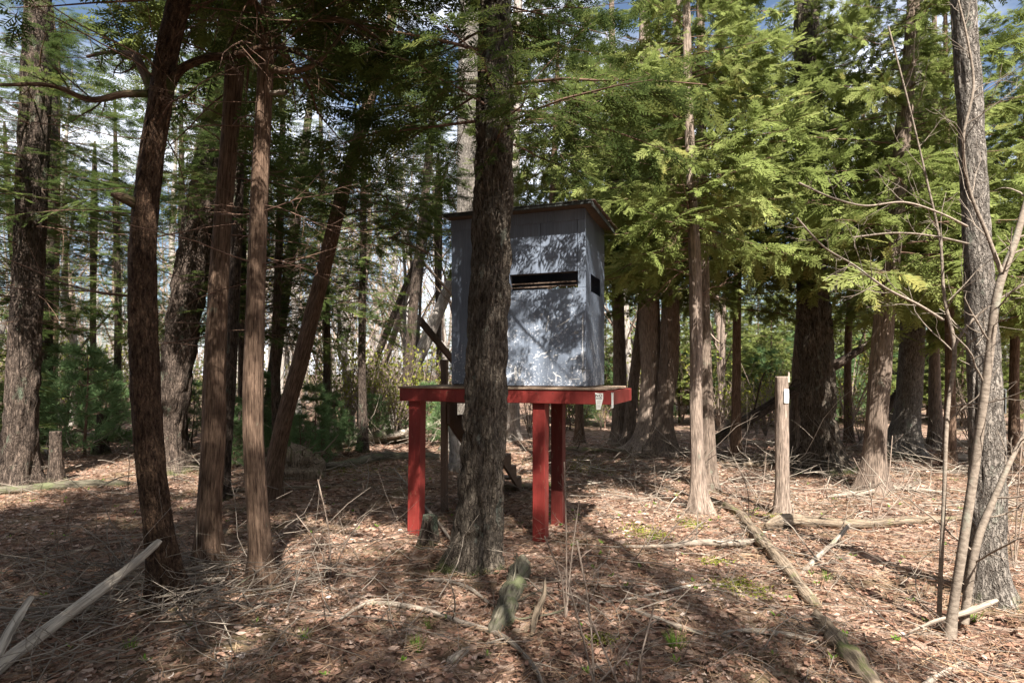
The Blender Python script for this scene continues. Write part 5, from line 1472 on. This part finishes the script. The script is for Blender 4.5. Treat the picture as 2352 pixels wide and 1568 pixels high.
tag(twig_field(n, xs, ys, 0.42, 0.0032, 5).build('twig_litter', M['twig']), 'loose grey-brown twigs scattered over the leaf litter', 'twigs', None, 'stuff')
n = 420; ys = rg.normal(size=n) * 0.6 + 4.7; xs = rg.normal(size=n) * 1.0 - 2.8
tag(twig_field(n, xs, ys, 1.0, 0.006, 6, 0.25, 0.22).build('brushwood', M['deadwood']), 'tangled heap of dead brush under the long bleached branch', 'brush', None, 'stuff')
n = 700; ys = rg.uniform(8.0, 18, n); xs = rg.uniform(-.9, .95, n) * ys
tag(twig_field(n, xs, ys, 1.4, 0.008, 7, 0.25, 0.25).build('brushwood', M['deadwood']), 'dead branches and brush littering the floor of the middle distance', 'brush', None, 'stuff')
n = 420; ys = rg.uniform(3.4, 9, n); xs = rg.uniform(.1, .9, n) * ys
tag(twig_field(n, xs, ys, 0.9, 0.0045, 8, 0.08, 0.14).build('brushwood', M['deadwood']), 'thin dead branches strewn over the sunlit leaves', 'brush', None, 'stuff')
n = 300; ys = rg.uniform(7.5, 15, n); xs = rg.uniform(.12, .92, n) * ys
tag(twig_field(n, xs, ys, 1.3, 0.008, 9, 0.20, 0.22).build('brushwood', M['deadwood_pale']), 'pale dead sticks lying among the trunks beyond the stub', 'brush', None, 'stuff')
# moss patches
ms = MB()
for (u, v, rx, ry) in [(1465, 1222, .20, .28), (1500, 1235, .14, .2), (1712, 1355, .22, .16), (1690, 1345, .15, .12), (1790, 1190, .3, .25), (1590, 1210, .1, .2), (1300, 1060, .9, .8), (1360, 1080, .6, .5), (1380, 1465, .08, .05), (1770, 1060, 1.0, .8), (820, 1085, 1.2, .5), (1640, 1290, .12, .1)]:
    g = ground_at(u, v); k = int(900 * max(.35, (rx * ry) ** .5))
    p = np.c_[g[0] + rg.normal(size=k) * rx * .6, g[1] + rg.normal(size=k) * ry * .6]
    z = gz(p[:, 0], p[:, 1]) + 0.015 + 0.02 * rg.random(k)
    p = np.c_[p, z]
    n1 = nrm(rg.normal(size=p.shape) * np.array([1, 1, .6])) * 0.012; n2 = nrm(np.cross(n1, rg.normal(size=p.shape))) * 0.008
    V = np.stack([p - n1, p + n2, p + n1, p - n2], 1).reshape(-1, 3)
    ms.add(V, np.arange(len(V)).reshape(-1, 4), None, np.repeat(rg.random(k), 4))
tag(ms.build('moss', M['moss'], None, False), 'yellow-green moss in patches on the leaf litter', 'moss', None, 'stuff')
# sprouting seedlings and grass tufts
sg = MB()
N = 260
Ys = 2.6 + 8 * rg.random(N); Xs = rg.uniform(-.9, .9, N) * Ys
keep = rg.random(N) < np.where(Xs > 0, 1.0, 0.45); Xs, Ys = Xs[keep], Ys[keep]
for x, y in zip(Xs, Ys):
    k = rg.integers(4, 8); a = rg.random(k) * 6.28
    b = np.array([x, y, float(gz(x, y)) + 0.02])
    d = nrm(np.c_[np.cos(a), np.sin(a), 0.4 + 0.9 * rg.random(k)]) * (0.03 + 0.03 * rg.random((k, 1)))
    sd = np.c_[-np.sin(a), np.cos(a), np.zeros(k)] * 0.009
    V = np.stack([b + d * .1, b + d * .6 - sd, b + d, b + d * .6 + sd], 1).reshape(-1, 3)
    sg.add(V, np.arange(len(V)).reshape(-1, 4), None, np.repeat(rg.random(k), 4))
for (u, v, h, k) in [(1556, 1482, .12, 90), (1545, 1478, .10, 60), (300, 1500, .08, 40), (960, 1500, .1, 50), (985, 1440, .08, 40), (700, 1480, .08, 40), (1900, 1330, .08, 40), (2240, 1425, .1, 50)]:
    g = ground_at(u, v); a = rg.random(k) * 6.28; r_ = rg.random(k)
    b = g + np.c_[np.cos(a) * .03 * r_, np.sin(a) * .03 * r_, np.zeros(k)]
    d = nrm(np.c_[np.cos(a) * .6, np.sin(a) * .6, .5 + rg.random(k)]) * h * (.6 + .6 * rg.random((k, 1)))
    sd = np.c_[-np.sin(a), np.cos(a), np.zeros(k)] * 0.0022
    V = np.stack([b - sd, b + sd, b + d + sd * .3, b + d - sd * .3], 1).reshape(-1, 3)
    sg.add(V, np.arange(len(V)).reshape(-1, 4), None, np.repeat(rg.random(k), 4))
tag(sg.build('seedlings', M['sprout'], None, False), 'small bright green seedlings and grass tufts among the leaves', 'seedlings', None, 'stuff')
